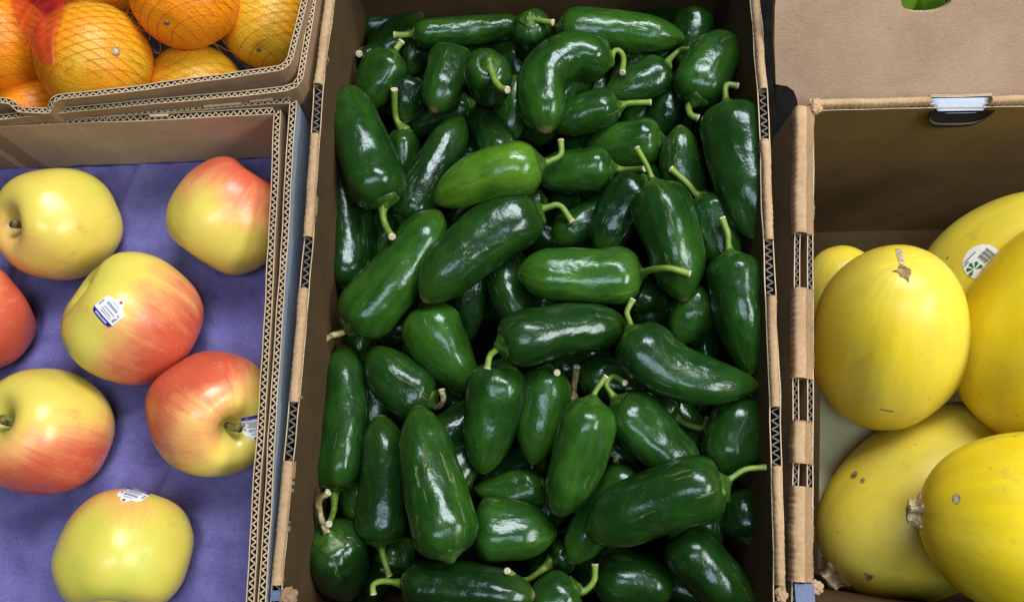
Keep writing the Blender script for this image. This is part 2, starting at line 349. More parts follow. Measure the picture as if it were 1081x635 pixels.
def rimfrac(rows, y):
    W = rim(rows); s = arclen(W)
    for i in range(len(rows) - 1):
        y0, y1 = rows[i][1], rows[i + 1][1]
        if (y0 - y) * (y1 - y) <= 0:
            p = at(rows[i][0] + (rows[i + 1][0] - rows[i][0]) * (y - y0) / (y1 - y0), y, 0); return (s[i] + (p - W[i]).length) / s[-1]
    return 0.0 if abs(y - rows[0][1]) < abs(y - rows[-1][1]) else 1.0

ZF = -.29
# the shelf under everything
V = [Vector((-1.5, -1.2, ZF - .012)), Vector((1.5, -1.2, ZF - .012)), Vector((1.5, 1.5, ZF - .012)), Vector((-1.5, 1.5, ZF - .012))]
o = mkobj('shelf', V, [(0, 1, 2, 3)], M['shelf']); o['kind'] = 'structure'

# --- pepper box
pb = thing('cardboard_box', 'tall brown cardboard box heaped with green jalapeno peppers, its folded rim broken by slots', 'box', at(572, 320, ZF), 'open cardboard boxes of produce')
LEFT = [(354, -74), (347.5, 0), (335.5, 90), (325, 248), (311, 411), (291, 622), (287, 676)]
RIGHT = [(793, -74), (798, 0), (806, 95), (812.5, 252), (819, 428), (824.5, 622), (826, 676)]
def addrim(box, rows, segs, width, th, seed, mfold, m_in, m_out, mfl, gap=0.0, drop=.0024, skew=0.0, fh=.004):
    base = [p.copy() for p in rim(rows, 0)]
    low = [p - Vector((0, 0, drop)) for p in base]
    N = normals2d(low); ws = []
    offs = (0,) if gap == 0 else (gap / 2 + th / 2, -gap / 2 - th / 2)
    for j, of in enumerate(offs):
        ws.append(wall(box, [p + n * of for p, n in zip(low, N)], th, ZF + .001, m_in if of >= 0 else m_out, m_out if of <= 0 else m_in, .0052, seed + j, mflute=mfl))
    for (y0, y1) in segs:
        fold(ws[0], base, rimfrac(rows, y0), rimfrac(rows, y1), width, mfold, seed + y0 * .01, skew=skew, height=fh)
    return ws
# along LEFT the path runs down the picture: its left-hand normal points to +x (inside)
addrim(pb, LEFT, [(-74, 89), (141, 250), (304, 424), (486, 617)], .0064, .0068, 1, M['fold'], M['kraft_shaded'], M['kraft_shaded'], M['flute_white'])
addrim(pb, RIGHT, [(-74, 94), (147, 253), (312, 429), (491, 617)], .0058, .0074, 2, M['fold'], M['kraft_shaded'], M['kraft_shaded'], M['flute_white'])
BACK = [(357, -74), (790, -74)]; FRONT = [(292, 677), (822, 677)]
wall(pb, [p - Vector((0, 0, .001)) for p in rim(BACK)], .006, ZF + .001, M['kraft_shaded'], M['kraft_shaded'], .0052, 3)
wall(pb, [p - Vector((0, 0, .001)) for p in rim(FRONT)], .006, ZF + .001, M['kraft_shaded'], M['kraft_shaded'], .0052, 4)
slab('base', pb, [at(*LEFT[0], 0), at(*LEFT[-1], 0), at(*RIGHT[-1], 0), at(*RIGHT[0], 0)], ZF, .004, M['shelf'])  # box floor coloured near black for the shade under the heap

# --- apple box: two nested walls on the right and at the back
ab = thing('cardboard_box', 'shallow brown cardboard tray box holding apples on a purple liner', 'box', at(120, 380, ZF), 'open cardboard boxes of produce')
AIN_R = [(293, 116), (284, 314), (277.5, 407), (264.5, 627), (250, 860)]
AOUT_R = [(309.5, 106), (296.5, 314), (290.5, 407), (277.5, 627), (263, 860)]
AIN_B = [(-330, 141), (0, 130), (150, 124), (288, 117)]
AOUT_B = [(-330, 136), (50, 124.5), (180, 115.5), (306, 105.5)]
wall(ab, rim(AIN_R, 0), .0050, ZF + .07, M['kraft'], M['kraft_pink'], .0043, 11)
wall(ab, rim(AOUT_R, .0006), .0048, ZF + .002, M['print_grey'], M['kraft'], .0043, 12)
wall(ab, rim(AIN_B, .0004), .0050, ZF + .07, M['kraft'], M['kraft_pink'], .0043, 13)
wall(ab, rim(AOUT_B, .0010), .0044, ZF + .002, M['kraft'], M['kraft'], .0043, 14)
wall(ab, rim([(-330, 146), (-420, 860)], .0), .0048, ZF + .002, M['kraft_pink'], M['kraft'], .0043, 15)
wall(ab, rim([(-420, 865), (250, 865)], .0), .0048, ZF + .002, M['kraft_pink'], M['kraft'], .0043, 16)
slab('base', ab, [at(-330, 141, 0), at(-420, 860, 0), at(263, 858, 0), at(307, 108, 0)], ZF + .004, .004, M['kraft'])
# small torn scraps of liner between the two boxes
for (x, y, l, a) in ((168, 122, 20, -.05), (235, 111, 40, -.09), (90, 121, 26, -.08), (276, 106, 24, -.1)):
    V = []; F = []; c = at(x, y, .0022); s = scl(c); boxv(V, F, c, Vector((math.cos(a), -math.sin(a) , 0)) * l * s * .5, Vector((math.sin(a), math.cos(a), 0)) * s * 1.2, Vector((0, 0, .0006)))
    mkobj('torn_edge', V, F, M['edge'], ab, False)

# --- orange box
ob = thing('cardboard_box', 'brown cardboard box with double rim holding netted oranges', 'box', at(120, -60, ZF), 'open cardboard boxes of produce')
ZI, ZO = .020, .010
OIN = [at(x, y, ZI) for x, y in ((-200, 112), (0, 105.5), (11, 107), (16, 112), (48, 113.5), (56, 106), (62, 102.5), (140, 93.5), (240, 80), (296, 71.5), (303, 67), (307, 60), (314, 30), (322, -4), (338, -80), (350, -160))]
for i in (3, 4): OIN[i].z -= .005
OOUT = [at(x, y, ZO) for x, y in ((-200, 131), (0, 124), (60, 117.5), (160, 107), (250, 99.5), (300, 93.5), (311, 90), (317, 82), (323, 47), (330, 4), (345, -80), (357, -160))]
wall(ob, OIN, .0042, ZF + .002, M['kraft'], M['kraft'], .0041, 21)
wall(ob, OOUT, .0042, ZF + .003, M['kraft'], M['kraft'], .0041, 22)
slab('base', ob, [at(-200, 108, 0), at(306, 70, 0), at(345, -160, 0), at(-200, -160, 0)], ZF + .006, .004, M['shelf'])  # floor coloured near black for the shade between the oranges

# --- squash box
sb = thing('cardboard_box', 'brown cardboard box of yellow squash with a hand hole cut in its back rim', 'box', at(1000, 380, ZF), 'open cardboard boxes of produce')
SLEFT = [(851, 113), (850, 246), (849.5, 400), (849, 515), (848.5, 616), (848, 700)]
addrim(sb, SLEFT, [(113, 246), (304, 399), (444, 489), (513, 614)], .0142, .0042, 31, M['fold'], M['kraft'], M['kraft'], M['flute_white'], gap=.0044, drop=.0030, skew=1.0, fh=.0042)
SBACK = [(858, 108.5), (983, 105.5), (1047, 104.5), (1420, 97)]
bp = rim(SBACK); bn_ = normals2d(bp)
w1 = wall(sb, [p - Vector((0, 0, .0035)) - n * .0028 for p, n in zip(bp, bn_)], .0034, ZF + .001, M['kraft_shaded_warm'], M['kraft_shaded_warm'], .0052, 33, mflute=M['flute_white'])
V = [p.copy() for p in bp]
sB = arclen(V)
def bf(x): return (at(x, 106, 0) - V[0]).length / sB[-1]
fold(w1, bp, 0, bf(982), .0052, M['fold'], 34, height=.0034)
fold(w1, bp, bf(1047), 1, .0052, M['fold'], 35, height=.0034)
# the hand hole: outer sheet stands a little behind, printed pale blue
hp = [at(982, 101, -.0015), at(1014, 101.5, -.0035), at(1047, 100, -.0015)]
w2 = wall(sb, hp, .0016, -.060, M['print_grey'], M['print_grey'], .0048, 36, flute=False)
V2 = []; F2 = []
for i in range(17):                              # pale printed flap bent in over the hole, dark gap under it
    t = i / 16; p = at(983, 104, -.0026).lerp(at(1046, 103, -.0026), t); e = 1 - (2 * t - 1) ** 6
    V2 += [p + Vector((0, 0, 0)), p + Vector((0, -.0050 * e, -.0010)), p + Vector((0, -.0102 * e, -.0024))]
for i in range(16):
    for k in range(2): F2.append((i * 3 + k, i * 3 + k + 1, i * 3 + 4 + k, i * 3 + 3 + k))
mkobj('hand_hole_flap', V2, F2, M['flap_grey'], w2, True)
V2 = []; F2 = []
for i in range(25):                              # black strip painting the dark gap of the hole, with its lip edge
    t = i / 24; p = at(982, 110, -.004).lerp(at(1048, 109, -.004), t) + Vector((0, -.0042, 0)); e = max(0, 1 - (2 * t - 1) ** 4) ** .6
    V2 += [p + Vector((0, -.0021, .0022)), p + Vector((.003 * e, -.0021, -.0180 * e)), p + Vector((.003 * e, -.0030, -.0185 * e)), p + Vector((.003 * e, -.0030, -.0225 * e - .0005))]
for i in range(24):
    for k in range(3): F2.append((i * 4 + k, i * 4 + k + 1, i * 4 + 5 + k, i * 4 + 4 + k))
mkobj('hand_hole_shade_lip', V2, F2, [M['hole_shade'], M['flute_white']], w2, True, [0, 1, 0] * 24)
wall(sb, rim([(1425, 90), (1440, 700)], -.003), .005, ZF + .001, M['kraft_shaded'], M['kraft_shaded'], .0052, 37)
wall(sb, rim([(862, 641), (960, 648), (1440, 690)], -.004), .006, ZF + .001, M['kraft_shaded'], M['kraft'], .0052, 38)
slab('base', sb, [at(851, 113, 0), at(1420, 97, 0), at(1440, 700, 0), at(848, 700, 0)], ZF + .004, .004, M['kraft_shaded'])
slab('liner_card', sb, [at(866, 400, -.126), at(985, 396, -.126), at(985, 600, -.126), at(864, 600, -.126)], -.126, .002, M['liner'])

# crumpled corner tabs at rim corners
def crumple(parent, px, py, z, rpx, m_, seed, flatk=.6):
    c = at(px, py, z); s = scl(c); bm = bmesh.new(); bmesh.ops.create_icosphere(bm, subdivisions=3, radius=1)
    for v in bm.verts:
        k = 1 + .38 * noise.noise(v.co * 1.8 + Vector((seed, 0, 0))) + .30 * noise.noise(v.co * 4.5 + Vector((0, seed, 0)))
        v.co = Vector((v.co.x * k * rpx[0] * s, v.co.y * k * rpx[1] * s, v.co.z * k * flatk * rpx[0] * s)) + c
    V = [v.co.copy() for v in bm.verts]; F = [tuple(v.index for v in f.verts) for f in bm.faces]; bm.free()
    return mkobj('crumpled_corner', V, F, m_, parent, False)
crumple(sb, 861, 112, -.002, (8, 8), M['fold'], 3)
crumple(sb, 862, 619, -.003, (7, 7), M['fold'], 5)
crumple(pb, 825, 626, -.002, (6, 9), M['fold'], 8)
crumple(pb, 303, 629, -.004, (10, 9), M['fold_shaded'], 11)
V = []; F = []
boxv(V, F, at(849.5, 632, -.002), Vector((.0058, 0, 0)), Vector((0, .009, 0)), Vector((0, 0, .0012)))
mkobj('blue_tab', V, F, M['print_blue'], sb, False)
V = []; F = []
boxv(V, F, at(291, 628, -.001), Vector((.0028, 0, 0)), Vector((0, .0030, .0008)), Vector((0, 0, .001)))
mkobj('blue_tab', V, F, M['print_blue'], pb, False)

# --- box behind the squash: only its front panel rises into view
bb = thing('cardboard_box', 'pale brown cardboard box behind the squash with a round hand hole in its panel', 'box', at(1000, -20, ZF), 'open cardboard boxes of produce')
def panel():
    # panel plane given by two bottom corners and a top edge leaning back
    A, B, C_ = at(819, 121, -.030), at(1400, 112, -.030), at(818, -60, .052)
    ex = (B - A).normalized(); up = (C_ - A); up = (up - ex * up.dot(ex)); L = up.length; up.normalize(); nrm = ex.cross(up).normalized()
    def onp(px, py):
        r = ray(px, py); t = (A - CAM).dot(nrm) / r.dot(nrm); q = CAM + r * t - A; return Vector((q.dot(ex), q.dot(up)))
    w_ = (B - A).length
    lft = [onp(843, 119), onp(841.5, 105), onp(838, 96), onp(831, 91), onp(819, 89), onp(817.5, 45), onp(818, 8), onp(820, -8), onp(826, -30)]
    outer = [Vector((w_, 0)), Vector((w_, L))] + [Vector((p.x, p.y)) for p in reversed(lft)]
    ce = onp(979, -3); rxh, ryh = (onp(1006, -3) - ce).x, (onp(979, -22) - ce).y
    hole = [Vector((ce.x + rxh * math.copysign(abs(math.cos(a)) ** .8, math.cos(a)), ce.y + ryh * 0.85 * math.copysign(abs(math.sin(a)) ** .8, math.sin(a)))) for a in [2 * PI * k / 40 for k in range(40)]]
    bm = bmesh.new(); th = .005
    def loop(pts, d): return [bm.verts.new(A + ex * p.x + up * p.y - nrm * d) for p in pts]
    sets = []
    for d in (0, th):
        lo, lh = loop(outer, d), loop(hole, d)
        es = [bm.edges.new((l[i], l[(i + 1) % len(l)])) for l in (lo, lh) for i in range(len(l))]
        bmesh.ops.triangle_fill(bm, use_beauty=True, use_dissolve=False, edges=es); sets.append((lo, lh))
    nf = len(bm.faces); bm.faces.ensure_lookup_table()
    mi = [0] * nf
    for q in (0, 1):
        a, b_ = sets[0][q], sets[1][q]
        for i in range(len(a)): bm.faces.new((a[i], a[(i + 1) % len(a)], b_[(i + 1) % len(a)], b_[i])); mi.append(1)
    bm.verts.index_update(); V = [v.co.copy() for v in bm.verts]; F = [tuple(v.index for v in f.verts) for f in bm.faces]; bm.free()
    # keep normals towards the viewer
    w = mkobj('front_panel', V, F, [M['kraft_panel'], M['edge']], bb, False, mi)
    # fluting inside the rim of the hole
    V = []; F = []; n = 260
    for i in range(n + 1):
        a = 2 * PI * i / n; q = Vector((ce.x + (rxh - .0001) * math.copysign(abs(math.cos(a)) ** .8, math.cos(a)), ce.y + (ryh * .85 - .0001) * math.copysign(abs(math.sin(a)) ** .8, math.sin(a))))
        c = A + ex * q.x + up * q.y; d = th / 2 + (th / 2 - .0006) * math.sin(a * 46); inn = (Vector((ce.x, ce.y)) - q).normalized() * .0004
        pin = c + (ex * inn.x + up * inn.y)
        V += [pin - nrm * (d - .0003), pin - nrm * (d + .0003)]
    F = [(i * 2, i * 2 + 1, i * 2 + 3, i * 2 + 2) for i in range(n)]
    mkobj('fluting', V, F, M['kraft_shaded'], w, False)
    # side and back so it is a box
    A2 = A + up * 0; V = []; F = []
    for P0, P1 in ((A, A + Vector((.02, .3, 0))), (A + Vector((.02, .3, 0)), B + Vector((0, .3, 0))), (B + Vector((0, .3, 0)), B)):
        i = len(V); V += [P0 - nrm * .006, P1 - nrm * .006, P1 - nrm * .006 + up * L * .9, P0 - nrm * .006 + up * L * .9]; F.append((i, i + 1, i + 2, i + 3))
    mkobj('side_panel', V, F, M['kraft'], bb, False)
    return A, ex, up, nrm, ce
pA, pex, pup, pn, pce = panel()

# ------------------------------------------------------------------ peppers
PEP = []   # order, spine pixels, width, tipk, stem pixels, bright, label, dz (head minus tip), stem style
def J(order, spine, w, stem, br, label, dz=None, tip=1.2, taper=.18, dry=False, sd=None):
    PEP.append(dict(order=order, spine=spine, w=w, stem=stem, br=br, label=label, dz=dz, tip=min(tip * 1.15, 2.1), taper=taper * 1.1 + .10, dry=dry))
J(2.0, [(438, 36), (495, 32), (552, 26)], 33, [(428, 37), (416, 37)], .50, 'slim jalapeno lying level along the back wall with its pale stem pointing left', tip=1.0)
J(2.1, [(559, 20), (553, 66)], 41, [(571, 22), (584, 24)], .40, 'jalapeno standing on end at the back with its round calyx facing up', dz=.045)
J(3.5, [(642, 66), (603, 58), (573, 84), (576, 140)], 53, [(650, 53), (658, 60), (657, 77)], .45, 'jalapeno bent double like a horseshoe with a hooked stem on its right end', tip=1.1, taper=.05)
J(2.2, [(592, 30), (655, 33), (722, 41)], 46, None, .55, 'plump jalapeno lying level at the back right behind the horseshoe-bent one', tip=1.5)
J(2.3, [(703, 73), (638, 100)], 46, [(706, 64), (719, 53), (735, 54)], .42, 'short jalapeno right of the horseshoe-bent one with a pale stem arching up right', tip=1.2)
J(2.5, [(733, 107), (752, 72), (775, 38)], 58, [(727, 112), (729, 121), (737, 125)], .45, 'fat jalapeno in the back right corner with its stem hanging down', tip=1.0)
J(3.4, [(768, 112), (779, 170), (796, 252)], 62, [(766, 104), (767, 90), (779, 91)], .38, 'large jalapeno standing along the right wall with a short hooked stem at its top', tip=2.0)
J(2.6, [(652, 113), (618, 124), (583, 136)], 46, [(664, 109), (687, 108)], .48, 'jalapeno under the horseshoe-bent one with its straight stem pointing right', tip=1.0)
J(1.7, [(697, 148), (618, 156)], 52, None, .52, 'stemless looking domed jalapeno showing between two level stems at the upper right', tip=1.2)
J(1.75, [(724, 214), (718, 132)], 48, None, .42, 'upright jalapeno peeking out left of the large one on the right wall', tip=1.4)
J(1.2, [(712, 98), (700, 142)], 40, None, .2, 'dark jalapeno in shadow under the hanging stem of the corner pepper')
J(2.4, [(415, 58), (405, 78), (384, 116)], 50, [(418, 52), (424, 44)], .45, 'smooth jalapeno in the back left corner with a thin stem pointing up', tip=1.1)
J(1.1, [(440, 44), (432, 80)], 36, None, .3, 'small dark jalapeno half hidden under the slim level one at the back left')
J(2.7, [(480, 56), (470, 80), (457, 118)], 50, None, .42, 'jalapeno at the back left showing its rough blossom tip to the viewer', tip=.9, dz=-.012)
J(3.1, [(516, 67), (524, 108)], 51, [(522, 84), (529, 93), (536, 95)], .38, 'jalapeno seen end on with a light curled stem lying across its calyx', dz=.05, sd=1)
J(1.8, [(545, 84), (540, 115), (537, 151)], 42, None, .66, 'bright tipped jalapeno pointing down just left of the horseshoe-bent one', tip=1.3)
J(3.2, [(406, 213), (393, 160), (368, 91)], 62, [(404, 226), (407, 238), (414, 250)], .40, 'big glossy jalapeno by the left wall with its pale stem hanging at the bottom', tip=1.2)
J(1.9, [(427, 139), (430, 195)], 38, [(418, 124), (416, 94)], .38, 'jalapeno behind the big left wall one with a long thin upright stem')
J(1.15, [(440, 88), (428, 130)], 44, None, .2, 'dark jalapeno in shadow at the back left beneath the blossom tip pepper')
J(2.8, [(428, 234), (455, 185), (488, 124)], 50, None, .28, 'dark jalapeno with a broken silvery shine pointing up right from the pale hanging stem', tip=1.1)
J(2.0, [(371, 304), (368, 240), (355, 162)], 50, None, .30, 'dull blue green jalapeno pressed against the left wall below the big glossy one', tip=1.9)
J(3.3, [(371, 346), (415, 285), (464, 222)], 64, [(359, 352), (350, 354), (340, 361)], .50, 'long jalapeno slanting from the left wall with a thick dry stem at its lower end', tip=1.1, dry=True)
J(3.2, [(569, 173), (520, 188), (459, 213)], 63, [(580, 170), (592, 163), (592, 148)], .84, 'brightest light green jalapeno in the heap with a hooked stem at its right', tip=1.7)
J(3.6, [(565, 222), (512, 264), (446, 318)], 70, [(576, 219), (591, 217), (604, 234)], .42, 'largest broad jalapeno left of centre with shallow ridges and a stem curling right', tip=1.2)
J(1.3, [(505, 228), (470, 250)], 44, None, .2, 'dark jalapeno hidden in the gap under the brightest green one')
J(1.85, [(574, 212), (548, 214)], 34, None, .3, 'small jalapeno end showing just above the curling stem left of centre')
J(2.9, [(645, 178), (606, 182), (562, 186)], 53, [(660, 179), (681, 178)], .50, 'level jalapeno right of the brightest green one with a straight stem pointing right', tip=1.1)
J(1.9, [(652, 216), (620, 232), (584, 255)], 46, None, .40, 'jalapeno with a small round blossom scar below the level one near centre', tip=.9)
J(2.0, [(678, 190), (660, 220), (634, 268)], 50, None, .22, 'dark jalapeno leaning behind the upright one right of centre with a bright narrow glint')
J(3.5, [(691, 196), (706, 250), (722, 318)], 66, [(688, 188), (682, 173), (672, 156)], .48, 'large upright jalapeno right of centre with a straight stem pointing up left', tip=1.5)
J(2.1, [(744, 208), (757, 240), (772, 290)], 50, [(735, 205), (724, 192), (708, 178)], .40, 'jalapeno squeezed between two upright ones at the right, its stem pointing up left')
J(3.6, [(771, 270), (780, 330), (792, 396)], 60, [(769, 260), (768, 246), (762, 230)], .42, 'jalapeno standing on the right wall at mid height with a straight stem up', tip=1.8)
J(3.55, [(675, 290), (610, 291), (547, 287)], 60, [(687, 285), (706, 283), (728, 289)], .66, 'level bright green jalapeno at the centre with a long stem pointing right', tip=1.1)
J(1.4, [(672, 308), (706, 322)], 44, None, .28, 'dark jalapeno tucked under the stem of the level one at the centre')
J(2.0, [(748, 312), (712, 362)], 54, None, .45, 'jalapeno peeking out above the crescent shaped one on the right', tip=1.0)
J(3.45, [(530, 364), (590, 354), (662, 347)], 62, [(523, 370), (517, 376), (514, 389)], .36, 'level dark jalapeno below the centre with a small hooked stem at its left end', tip=1.2)
J(3.7, [(667, 350), (692, 382), (740, 402), (801, 406)], 64, [(665, 340), (662, 329), (668, 316)], .40, 'crescent curved jalapeno at right with its stem standing up at the left end', tip=1.8, taper=.32)
J(2.6, [(450, 326), (475, 365), (504, 412)], 68, None, .60, 'stubby wide jalapeno left of centre with a blunt pointed tip to lower right', tip=1.9)
J(2.5, [(454, 424), (425, 398), (392, 366)], 60, [(462, 429), (468, 422), (466, 411)], .40, 'plain dark jalapeno at left with a curled dry stem touching its neighbour below', tip=1.1, dry=True)
J(2.2, [(352, 514), (358, 450), (362, 364)], 58, [(353, 528), (352, 540), (347, 553)], .40, 'long jalapeno lying along the left wall with its stem pointing down', tip=1.4)
J(1.9, [(349, 568), (368, 632)], 68, [(342, 555), (338, 541), (337, 528), (347, 519)], .30, 'dark jalapeno standing in the front left corner with a withered hooked stem', dz=.05, dry=True)
J(2.9, [(401, 572), (400, 510), (402, 437)], 55, [(404, 584), (407, 595), (411, 608)], .36, 'upright jalapeno near the left wall with a flat broad shine and stem pointing down', tip=1.1)
J(3.5, [(474, 585), (460, 520), (440, 428)], 67, None, .50, 'biggest upright jalapeno at lower left with a grooved narrow top and no stem seen', tip=1.5, taper=.24)
J(2.4, [(530, 386), (522, 440), (509, 500)], 66, None, .46, 'smooth jalapeno below the small hooked stem with a square patch of shine', tip=1.4)
J(2.3, [(578, 391), (570, 440), (562, 490)], 58, [(582, 394), (588, 393)], .56, 'mid green upright jalapeno left of the stemmed upright one below centre', tip=1.3)
J(1.5, [(606, 424), (604, 480)], 44, [(606, 408), (609, 386)], .3, 'jalapeno hidden between two upright ones with only its thin brown stem showing', dry=True)
J(3.5, [(625, 424), (612, 475), (588, 544)], 64, [(628, 414), (634, 405), (640, 397)], .55, 'upright jalapeno below centre with a pointed stem leaning right at its top', tip=1.4)
J(1.8, [(614, 393), (680, 412)], 46, None, .45, 'jalapeno mostly covered by the left end of the crescent shaped one', tip=1.0)
J(3.2, [(652, 424), (690, 460), (738, 505)], 62, [(646, 416), (640, 405), (648, 397), (660, 404)], .46, 'jalapeno slanting down right beneath the crescent one with a hook stem at its top left', tip=1.2)
J(1.9, [(712, 440), (690, 428)], 40, [(727, 448), (742, 451), (748, 441)], .32, 'jalapeno beneath the crescent one showing only a small upturned stem')
J(2.2, [(793, 424), (768, 507)], 70, None, .40, 'wide jalapeno on the right wall below the crescent one', tip=.9, dz=-.005)
J(1.9, [(573, 513), (500, 514)], 46, None, .52, 'slim level jalapeno in the gap between the biggest upright one and the pointed stem one', tip=1.5)
J(2.5, [(502, 561), (545, 560), (588, 562)], 66, None, .48, 'short oval jalapeno at the lower centre with speckled glint on its right end', tip=.8)
J(2.9, [(671, 497), (640, 535), (601, 594)], 50, [(651, 494), (651, 481)], .42, 'narrow jalapeno slanting down left with a stubby stem at its upper end', tip=1.1)
J(3.7, [(762, 510), (700, 538), (620, 568)], 73, [(772, 504), (787, 495), (808, 493)], .40, 'large level jalapeno at the lower right with a wrinkled shiny dent and long stem', tip=1.3)
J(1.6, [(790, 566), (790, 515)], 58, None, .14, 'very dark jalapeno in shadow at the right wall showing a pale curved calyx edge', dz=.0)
J(2.2, [(715, 562), (755, 600), (797, 640)], 64, None, .26, 'dark jalapeno in the front right corner with a single straight bright streak', tip=1.4)
J(1.9, [(630, 605), (712, 622)], 62, None, .26, 'dark jalapeno at the front showing a rough blossom end under the large level one', tip=.8)
J(3.0, [(608, 621), (585, 630), (560, 645)], 54, [(617, 623), (627, 612), (628, 595)], .52, 'light green jalapeno at the front edge with a stem curving up on its right', tip=1.0)
J(3.3, [(428, 616), (490, 612), (565, 628)], 56, [(416, 614), (403, 613), (394, 617), (394, 627)], .24, 'very dark level jalapeno at the front edge with a hooked yellow stem at its left', tip=1.3)
J(1.7, [(584, 590), (610, 582)], 40, [(572, 601), (554, 612), (535, 602)], .3, 'jalapeno at the front mostly covered, its long stem sweeping left', )
J(1.6, [(415, 600), (432, 568)], 44, None, .42, 'small jalapeno end wedged between two hanging stems at the front left')
J(1.5, [(385, 56), (410, 96)], 40, [(383, 56), (379, 57)], .2, 'jalapeno in the far left corner shadow showing just a bit of stem')
BUR = 'dark jalapeno buried deep in the heap and mostly covered by others'
FLOOR = {0: -.128, 1: -.100, 2: -.085, 3: -.07}
sph_c = np.zeros((0, 3)); sph_r = np.zeros((0,)); sph_o = np.zeros((0,), int)
def spine3(px, zs):
    n = len(px); d = [0.0]
    for a, b_ in zip(px, px[1:]): d.append(d[-1] + math.hypot(a[0] - b_[0], a[1] - b_[1]))
    return [at(x, y, zs[0] + (zs[1] - zs[0]) * d[i] / d[-1]) for i, (x, y) in enumerate(px)]
def prof(s, L, R, tip, taper):
    t = s / L; r = R * (1.02 - taper * max(0, t - .12) ** 1.35)
    ah, bt = min(.82 * R, .28 * L), min(tip * R, L * .62)
    if s < ah: r *= .44 + .56 * max(0, 1 - (1 - s / ah) ** 2.3) ** .62
    u = (L - s) / bt
    if u < 1: r *= max(0, 1 - (1 - u) ** 1.95) ** .58
    return r
WK = 1.0
def spheres(pp, zc, sl):
    P = resample(spine3(pp['spine'], (zc + sl / 2, zc - sl / 2)), 0); s = arclen(P); L = s[-1]
    R = pp['w'] / 2 * WK * scl(sample(P, s, L / 2)); k = max(5, int(L / (R * .4))); cs = []; rs = []
    for i in range(k):
        x = L * (i + .5) / k; cs.append(sample(P, s, x)); rs.append(prof(x, L, R, pp['tip'], pp['taper']))
    return np.array([tuple(c) for c in cs]), np.array(rs)
PEP.sort(key=lambda d: d['order'])
TOL = .80
zmax = -9
for idx, pp in enumerate(PEP):
    base = FLOOR[int(min(3, pp['order']))] + .020 + .024 * (sum(q[0] for q in pp['spine']) / len(pp['spine']) - 570) / 240; best = None
    sls = [pp['dz']] if pp['dz'] is not None else [0, -.008, .008, -.016, .016, -.024, .024]
    for sl in sls:
        z = base + (abs(sl) / 2 if pp['dz'] is None else max(0, pp['dz'] / 2 - .02)); 
        while z < .08:
            if len(sph_r) == 0: break
            c, r = spheres(pp, z, sl)
            d2 = ((c[:, None, :] - sph_c[None]) ** 2).sum(2); lim = ((r[:, None] + sph_r[None]) * TOL) ** 2
            if (d2 > lim).all(): break
            z += .002
        cost = z + abs(sl) * .12
        if best is None or cost < best[0]: best = (cost, z, sl)
    _, z, sl = best; c, r = spheres(pp, z, sl)
    pp['z'] = z; pp['sl'] = sl; zmax = max(zmax, (c[:, 2] + r).max())
    sph_c = np.vstack([sph_c, c]); sph_r = np.concatenate([sph_r, r]); sph_o = np.concatenate([sph_o, np.full(len(r), idx)])
print('pepper heap top z', zmax, 'mean top layer', np.mean([p['z'] for p in PEP if p['order'] >= 3]))
rr = random.Random(3)
def top_z(px, py, skip=None):
    d = ray(px, py).normalized(); dv = np.array(d); oc = np.array(CAM) - sph_c
    b_ = oc @ dv; c_ = (oc ** 2).sum(1) - sph_r ** 2; disc = b_ * b_ - c_; ok = disc > 0
    if skip is not None: ok &= sph_o != skip
    if not ok.any(): return -9
    t = (-b_[ok] - np.sqrt(disc[ok])).min(); return (CAM + d * t).z

nfill = 0                                        # peppers lower in the heap wherever a gap would show the box floor
for tries in range(2600):
    if nfill >= 78: break
    x, y = rr.uniform(352, 790), rr.uniform(12, 628)
    if (x < 405 and y < 62) or (x > 755 and y < 45): continue
    if top_z(x, y) > -.062 + .02 * (x - 570) / 240: continue
    a = rr.uniform(0, 2 * PI); l = rr.uniform(32, 50); w_ = rr.uniform(34, 54); cl = lambda v, a_, b__: max(a_, min(b__, v))
    q0 = (cl(x - l * math.cos(a), 376, 750), cl(y - l * math.sin(a), 14, 640)); q1 = (cl(x + l * math.cos(a), 376, 750), cl(y + l * math.sin(a), 14, 640))
    if math.hypot(q0[0] - q1[0], q0[1] - q1[1]) < 60: continue
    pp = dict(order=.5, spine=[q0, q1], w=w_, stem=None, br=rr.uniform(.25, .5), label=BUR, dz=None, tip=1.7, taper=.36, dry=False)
    z = -.074 + .022 * (x - 570) / 240; ok = False
    ts = [top_z(q0[0] + (q1[0] - q0[0]) * k / 8, q0[1] + (q1[1] - q0[1]) * k / 8) for k in range(9)]; rw = w_ / 2 * .00068
    z = min([z] + [t - rw - .010 for t in ts if t > -.080 + .02 * (x - 570) / 240])
    while z > -.130:
        for sl in (0, .02, -.02):
            c, r = spheres(pp, z, sl); d2 = ((c[:, None, :] - sph_c[None]) ** 2).sum(2)
            if (d2 > ((r[:, None] + sph_r[None]) * .78) ** 2).all(): ok = True; break
        if ok: break
        z -= .003
    if not ok: continue
    pp['z'] = z; pp['sl'] = sl; sph_c = np.vstack([sph_c, c]); sph_r = np.concatenate([sph_r, r]); sph_o = np.concatenate([sph_o, np.full(len(r), len(PEP))]); PEP.append(pp); nfill += 1
print('fillers', nfill)
SEG, RN = 36, 40
PG = 'jalapeno peppers heaped in the middle box'
